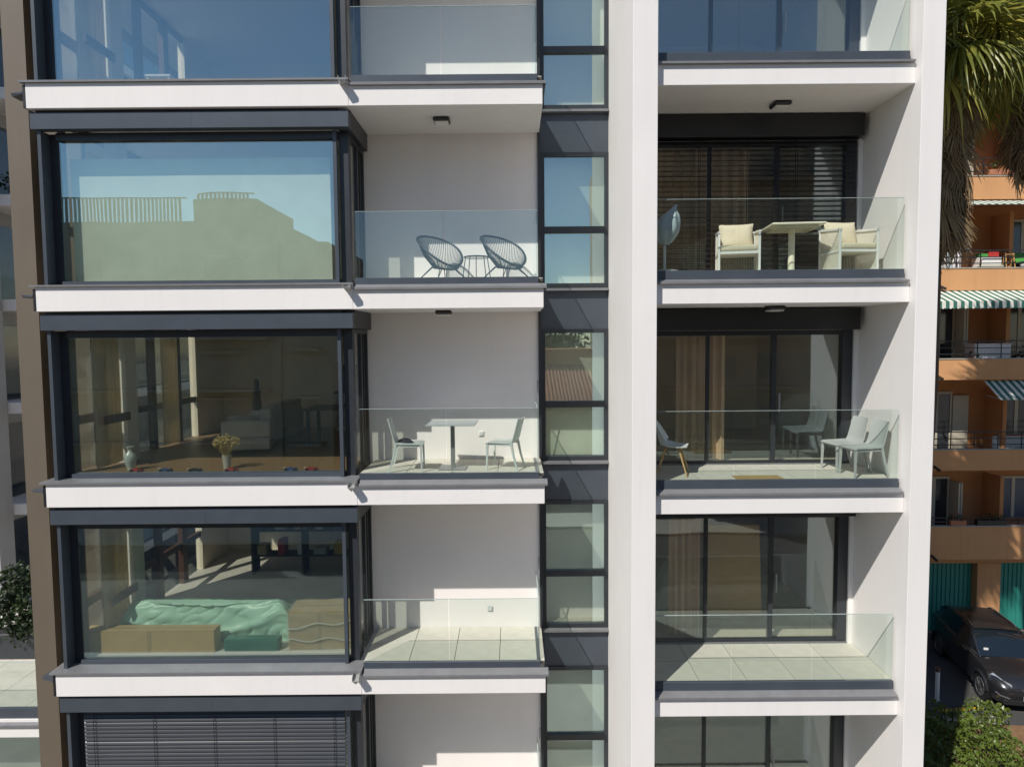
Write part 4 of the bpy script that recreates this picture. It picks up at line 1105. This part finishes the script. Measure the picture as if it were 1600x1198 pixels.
gh = [(-1.02, .80, .80, 1.07), (-.55, .81, .70, 1.38), (-.22, .82, .63, 1.545), (.15, .82, .62, 1.60), (.9, .82, .61, 1.61), (1.5, .80, .59, 1.56), (1.85, .78, .58, 1.40), (2.10, .76, .70, 1.08)]
vs = []; fs = []
for y, wl_, wt, zt in gh:
    zb = 1.05
    vs += [(-wl_, y, zb), (-wt - .03, y, zt - .05 if zt > 1.2 else zt - .01), (-wt + .06, y, zt), (0, y, zt + .015), (wt - .06, y, zt), (wt + .03, y, zt - .05 if zt > 1.2 else zt - .01), (wl_, y, zb)]
for i in range(len(gh) - 1):
    for j in range(6): fs.append((i*7+j, i*7+j+1, (i+1)*7+j+1, (i+1)*7+j))
MB().add(vs, fs).build('windows', M['carglass'], car, smooth=True)
def rf(u, v):
    y = -.26 + 2.0 * v; k = (2 * u - 1)
    zc = 1.575 + .045 * math.sin(PI * min(1, (v * .9 + .12)))
    return (k * .60, y, zc - .03 * k * k + (.0 if v < .85 else -.08 * (v - .85) / .15))
MB().shell(rf, 8, 12, -.012).build('roof', M['carpaint'], car, smooth=True)
for s in (-1, 1):
    MB().tube([(s * .80, -1.06, 1.06), (s * .735, -.56, 1.37), (s * .665, -.22, 1.54), (s * .65, .2, 1.585), (s * .64, .9, 1.60), (s * .62, 1.5, 1.545), (s * .62, 1.85, 1.39)], .03, 6).build('pillar', M['carpaint'], car, smooth=True)
    MB().tube([(s * .60, -.1, 1.60), (s * .59, .1, 1.655), (s * .58, 1.2, 1.66), (s * .57, 1.45, 1.60)], .017, 6).build('roof_rail', M['alloy'], car, smooth=True)
    MB().tube([(s * .815, -.9, 1.075), (s * .83, 0, 1.085), (s * .825, .9, 1.105), (s * .80, 1.7, 1.14)], .012, 5).build('window_trim', M['alloy'], car)
    MB().tube([(s * .80, .32, 1.07), (s * .66, .32, 1.57)], .028, 5).build('door_pillar', M['black'], car)
    mi = MB().add([(s * .86, -.72, 1.05), (s * 1.06, -.70, 1.08), (s * 1.08, -.60, 1.10), (s * .88, -.60, 1.06), (s * .87, -.72, 1.16), (s * 1.05, -.70, 1.20), (s * 1.07, -.60, 1.20), (s * .88, -.60, 1.17)],
             [(0,3,2,1),(4,5,6,7),(0,1,5,4),(1,2,6,5),(2,3,7,6),(3,0,4,7)]).build('mirror', M['carpaint'], car, bevel=.02, seg=2, smooth=True)
    MB().add([(s * .50, -2.165, .70), (s * .80, -1.99, .76), (s * .86, -1.72, .86), (s * .78, -1.74, .93), (s * .66, -2.02, .86), (s * .50, -2.13, .80)], [(0, 1, 2, 3, 4, 5)] if s > 0 else [(5, 4, 3, 2, 1, 0)]).build('headlight', M['headlamp'], car)
    MB().tube([(s * .56, -2.215, .44), (s * .76, -2.10, .47), (s * .83, -2.0, .52)], .022, 6).build('fog_light_trim', M['alloy'], car)
    for y in (-1.36, 1.32):
        x = s * .80
        wh = MB().tube([(x - .11, y, .345), (x + .11, y, .345)], .345, 28).build('wheel', M['tyre'], car, bevel=.03, seg=2, smooth=True)
        rm = MB(); fx = x + s * .112
        rm.tube([(fx, y + .235 * math.cos(a * PI / 14), .345 + .235 * math.sin(a * PI / 14)) for a in range(28)], .018, 5, True)
        for k in range(10):
            a = 2 * PI * k / 10
            rm.tube([(fx + s * .012, y + .03 * math.cos(a), .345 + .03 * math.sin(a)), (fx, y + .235 * math.cos(a + .12), .345 + .235 * math.sin(a + .12))], .016, 4)
        rm.tube([(fx - s * .01, y, .345), (fx + s * .022, y, .345)], .05, 12)
        rm.build('rim', M['alloy'], wh)
        ar = MB().tube([(s * .925, y + .40 * math.cos(a * PI / 12 - .1), .36 + .40 * math.sin(a * PI / 12 - .1)) for a in range(13)], .04, 6).build('wheel_arch', M['black'], car, smooth=True)
        MB().tube([(s * .70, y, .36), (s * .918, y, .36)], .385, 24).build('wheel_well', M['black'], car)
MB().box(-.46, .46, -2.225, -2.16, .50, .70).build('grille', M['black'], car, bevel=.02)
MB().box(-.70, .70, -2.19, -2.08, .25, .40).build('lower_grille', M['black'], car, bevel=.02)
MB().tube([(-.30, -2.235, .74), (-.16, -2.24, .58), (.16, -2.24, .58), (.30, -2.235, .74)], .015, 5).build('grille_trim', M['alloy'], car)
MB().tube([(.0, -2.25, .64), (0, -2.235, .64)], .065, 16).build('badge', M['alloy'], car)
pl = MB().box(-.26, .26, -2.262, -2.245, .42, .53).build('number_plate', M['plate'], car)
MB().box(-.26, -.21, -2.266, -2.2625, .42, .53).build('plate_band', M['blue'], pl)
MB().box(-.62, -.50, -.86, -.84, 1.19, 1.25).build('sticker', M['plate'], car).location = (0, -.02, 0)
# bollard, kerb
t = thing('bollard', 'thin white bollard with a rusty cap standing beside the grey car', 'bollard', (11.87, 8.2, 0))
MB().tube([(0, 0, 0), (0, 0, .86)], .055, 12).build('post', M['white'], t, smooth=True)
MB().lathe([(.07, .861), (.07, .93), (.045, .98)], 12).build('cap', M['woodbrown'], t, smooth=True)
for k, (x, y, a) in enumerate(((13.25, 6.15, R(68)), (12.9, 5.2, R(66)), (12.45, 4.25, R(62)))):
    o = bx(-.5, .5, -.16, .16, -.1, .14).build('kerbstone', M['concrete'], bevel=.02)
    o.location = (x, y, 0); o.rotation_euler = (0, 0, a)
    tag(o, ('kerbstone nearest the car at the edge of the hedge bed', 'middle kerbstone along the right edge of the hedge', 'kerbstone at the bottom corner of the picture beside the hedge')[k], 'kerbstone', 'kerbstones round the hedge bed')
o = bx(10.4, 12.9, 7.0, 7.25, -.05, .12).build('kerb', M['concrete'], bevel=.02); o['kind'] = 'structure'
o = MB().add([(11.6, 7.6, .008), (12.9, 7.75, .008), (12.9, 7.9, .008), (11.6, 7.75, .008)], [(0, 1, 2, 3)]).build('painted_line', M['yellow']); o['kind'] = 'structure'
# hedge
t = thing('hedge', 'broad leafy green hedge at the foot of the building, half sunlit', 'hedge', (10.6, 4.6, 0))
q = random.Random(21); mb = MB(); pts = []
def inhedge(x, y):
    return (x < .62 * (y - 4.6) + 1.35 + .25 * math.sin(3 * y)) and y < 2.15 + .15 * math.sin(4 * x)
while len(pts) < 15000:
    x, y = q.uniform(-3.2, 2.9), q.uniform(-3.6, 2.3)
    if x >= .40 * (y + .2) + .95 + .12 * math.sin(5 * y) or y > 2.1 + .12 * math.sin(6 * x): continue
    topz = .80 + .14 * math.sin(2.3 * x + 1) * math.cos(2.1 * y) + .08 * math.sin(7 * x + 3 * y)
    pts.append((x, y, topz * (1 - .75 * q.random() ** 2.2)))
leaves(mb, pts, .105, q)
mb.build('foliage', M['hedge'], t)
sm = MB()
for i in range(60):
    p = pts[i * 7]; sm.tube([(p[0], p[1], .03), (p[0] + q.uniform(-.1, .1), p[1] + q.uniform(-.1, .1), .8)], .012, 4)
sm.build('stems', M['bark'], t)

# ------------------------------------------------------------------ left: neighbouring wing and terrace
nb = thing('neighbour_wing', 'grey neighbouring apartment wing in shade at the left edge', 'building', (0, 0, 0))
def np_(name, mb, mt, parent=None, **k): return mb.build(name, M[mt], parent or nb, **k)
np_('wall', bx(-24, -15.6, 8.6, 26, 0, 26), 'greywall')
for k in range(9):
    z = 17.25 - 3.02 * k + 3.02 * 2
    np_('floor_slab', bx(-16.0, -14.35, 9.6, 25, z, z + .32), 'plaster')
    rg = np_('railing', MB().box(-14.45, -14.40, 9.65, 25, z + .322, z + .40), 'black')
    bx(-14.44, -14.425, 9.65, 25, z + .401, z + 1.25).build('glass_panel', M['rail'], rg)
    np_('window', bx(-15.598, -15.55, 10, 24, z + .35, z + 2.6), 'curtdark')
np_('pilaster', bx(-15.9, -14.85, 8.95, 9.55, 0, 26), 'greywall')
potted((-14.75, 10.3, 17.25 - 3.02 * 2 + 3.02 * 2 - 3.02 * 1 + .33 - .0), 'small green shrub on a shaded balcony at the left edge', .7, 160, 'darkleaf', 'black', None, .14, .4)
ter = thing('terrace', 'low sunlit terrace with glass balustrade at the lower left corner', 'terrace', (0, 0, 0))
MB().box(-16, -8.4, 3.4, 9.0, 2.02, 2.40).build('slab', M['plaster'], ter)
MB().prism_x([(3.34, 2.27), (3.34, 2.31), (3.48, 2.40), (3.48, 2.402), (3.399, 2.30), (3.399, 2.27)], -16, -8.38).build('edge_cap', M['metal2'], ter)
MB().box(-16, -8.42, 3.44, 3.52, 2.405, 2.62).build('base_channel', M['metal'], ter)
for k in range(5):
    bx(-16 + k * 1.5 + .01 + .35, -16 + k * 1.5 + 1.5 - .01 + .35, 3.47, 3.487, 2.621, 3.60).build('glass_panel', M['rail'], ter)
    bx(-16 + k * 1.5 + .01 + .35, -16 + k * 1.5 + 1.5 - .01 + .35, 3.4695, 3.4875, 3.60, 3.606).build('glass_edge', M['railedge'], ter)
for i in range(8):
    for j in range(6):
        bx(-15.9 + i * .93, -15.9 + i * .93 + .92, 3.55 + j * .9, 3.55 + j * .9 + .89, 2.41, 2.60).build('tile', M['tile'], ter)
MB().box(-16, -8.6, 4.2, 8.9, 0, 2.015).build('wall', M['greywall'], ter)
gw = MB().box(-16, -8.62, 4.10, 4.19, 0.05, .12).box(-16, -8.62, 4.10, 4.19, 1.9, 2.0).box(-10.2, -10.12, 4.1, 4.19, .121, 1.899).build('window', M['frame'], ter)
bx(-16, -8.62, 4.13, 4.15, .121, 1.899).build('pane', M['glass'], gw)
t = thing('planter', 'dark planter box with a dense shade-coloured shrub behind the terrace balustrade', 'planter', (-11.6, 6.0, 2.60))
MB().box(-1.1, .75, -.3, .3, 0, .62).build('planter_box', M['frame'], t, bevel=.01)
q = random.Random(8); mb = MB(); pts = []
while len(pts) < 2600:
    p = (q.uniform(-1.1, .75), q.uniform(-.5, .5), q.uniform(0, 1))
    z = p[2]
    if abs(p[0] + .2) > .95 * (1 - .6 * z ** 2) or abs(p[1]) > .5 * (1 - .5 * z): continue
    pts.append((p[0], p[1], .60 + 1.75 * z + .2 * math.sin(5 * p[0])))
leaves(mb, pts, .13, q); mb.build('foliage', M['darkleaf'], t)  # shade on this shrub is put into the dark leaf colour
sm = MB()
for i in range(7): sm.tube([(-.8 + i * .22, 0, .5), (-.85 + i * .24, .05, 1.2), (-.9 + i * .26, .0, 1.9)], .02, 5, r1=.008)
sm.build('stem', M['bark'], t)

# ------------------------------------------------------------------ across the street (mirrored in the windows)
def far_building(name, label, x0, x1, y0, y1, h, mt, nx, nz, screen=None):
    t = thing(name, label, 'building', (0, 0, 0))
    MB().box(x0, x1, y0, y1, 0, h).build('wall', M[mt], t)
    wme = bx(0, 1.3, -.02, .06, 0, 1.6).mesh('window', M['farwindow'])
    for i in range(nx):
        for k in range(nz):
            inst('window', wme, t, (x0 + (i + .5) * (x1 - x0) / nx - .65, y1 + .0, 1.2 + k * (h - 1.5) / nz))
    for k in range(1, nz):
        z = k * (h - 1.5) / nz + .6
        MB().box(x0 + .5, x1 - .5, y1 + .002, y1 + 1.1, z, z + .18).build('balcony_slab', M[mt], t)
    if screen:
        me = bx(-.07, .07, -.03, .03, 0, screen[2]).mesh('screen_slat', M['beige'])
        n = int((screen[1] - screen[0]) / .26)
        for i in range(n): inst('screen_slat', me, t, (screen[0] + i * .26, y1 - .3, h))
        MB().box(screen[0], screen[1], y1 - .33, y1 - .27, h + screen[2] + .001, h + screen[2] + .08).build('screen_rail', M['beige'], t)
    return t
far_building('opposite_block', 'beige apartment block with slatted roof screen, across the street behind the viewer', -36, -14.8, -44, -32.4, 17.9, 'beige', 8, 5, (-35, -20.5, 1.5))
far_building('opposite_penthouse', 'slatted rooftop box on the beige block across the street', -20.2, -16.2, -40, -32.9, 19.4, 'beige', 2, 6, (-20.0, -16.4, .35))
far_building('opposite_block', 'lower stepped end of the beige block across the street', -14.79, -11.6, -43, -32.6, 16.6, 'beige', 1, 5)
far_building('opposite_house', 'pink rendered apartment house across the street behind the viewer', 6.8, 26, -46, -31.5, 24.0, 'beigepink', 7, 7)
t = thing('tile_roof_house', 'low house with red tiled roof across the street, mirrored in the stair windows', 'house', (0, 0, 0))
MB().box(-9.5, 6.4, -40, -31, 0, 6.4).build('wall', M['orangedk'], t)
MB().box(-9.5, 6.4, -41, -36.5, 6.401, 9.6).build('upper_wall', M['orangedk'], t)
MB().add([(-9.9, -30.4, 6.2), (6.8, -30.4, 6.2), (6.8, -36.4, 8.4), (-9.9, -36.4, 8.4), (-9.9, -30.4, 6.05), (6.8, -30.4, 6.05), (6.8, -36.4, 8.2), (-9.9, -36.4, 8.2)], [(0,1,2,3),(7,6,5,4),(0,4,5,1),(1,5,6,2),(2,6,7,3),(3,7,4,0)]).build('roof', M['rooftile'], t)
tl = MB()
for k in range(24):
    y = -30.38 - k * .25; z = 6.225 + k * .0917
    for i in range(66):
        x = -9.8 + i * .25
        tl.add([(x, y, z), (x + .125, y, z + .07), (x + .245, y, z), (x + .245, y - .27, z + .10), (x + .125, y - .27, z + .17), (x, y - .27, z + .10)], [(0, 1, 4, 5), (1, 2, 3, 4), (0, 2, 1)])
tag(tl.build('roof_tiles', M['rooftile'], t), kind='stuff')
for k, (x, y, h) in enumerate(((-6.5, -46, 11.5), (-1.5, -47, 10.8), (3.8, -46, 11.6))):
    t = thing('street_tree', ('dark tree behind the tiled house, left one', 'dark tree behind the tiled house, middle one', 'dark tree behind the tiled house, right one')[k], 'tree', (x, y, 0), 0, 'trees behind the tiled house')
    MB().tube([(0, 0, 0), (.1, 0, h * .5), (0, .1, h * .8)], .25, 8, r1=.08).build('trunk', M['bark'], t)
    q = random.Random(50 + k); mb = MB(); pts = []
    for c_ in [(q.uniform(-1.8, 1.8), q.uniform(-1.8, 1.8), h * q.uniform(.55, .92)) for _ in range(34)]:
        for i in range(110):
            v = Vector((q.gauss(0, 1), q.gauss(0, 1), q.gauss(0, 1))).normalized() * q.random() ** .4 * 1.2
            pts.append((c_[0] + v.x, c_[1] + v.y, c_[2] + v.z * .8))
    leaves(mb, pts, .4, q); mb.build('crown', M['darkleaf'], t)
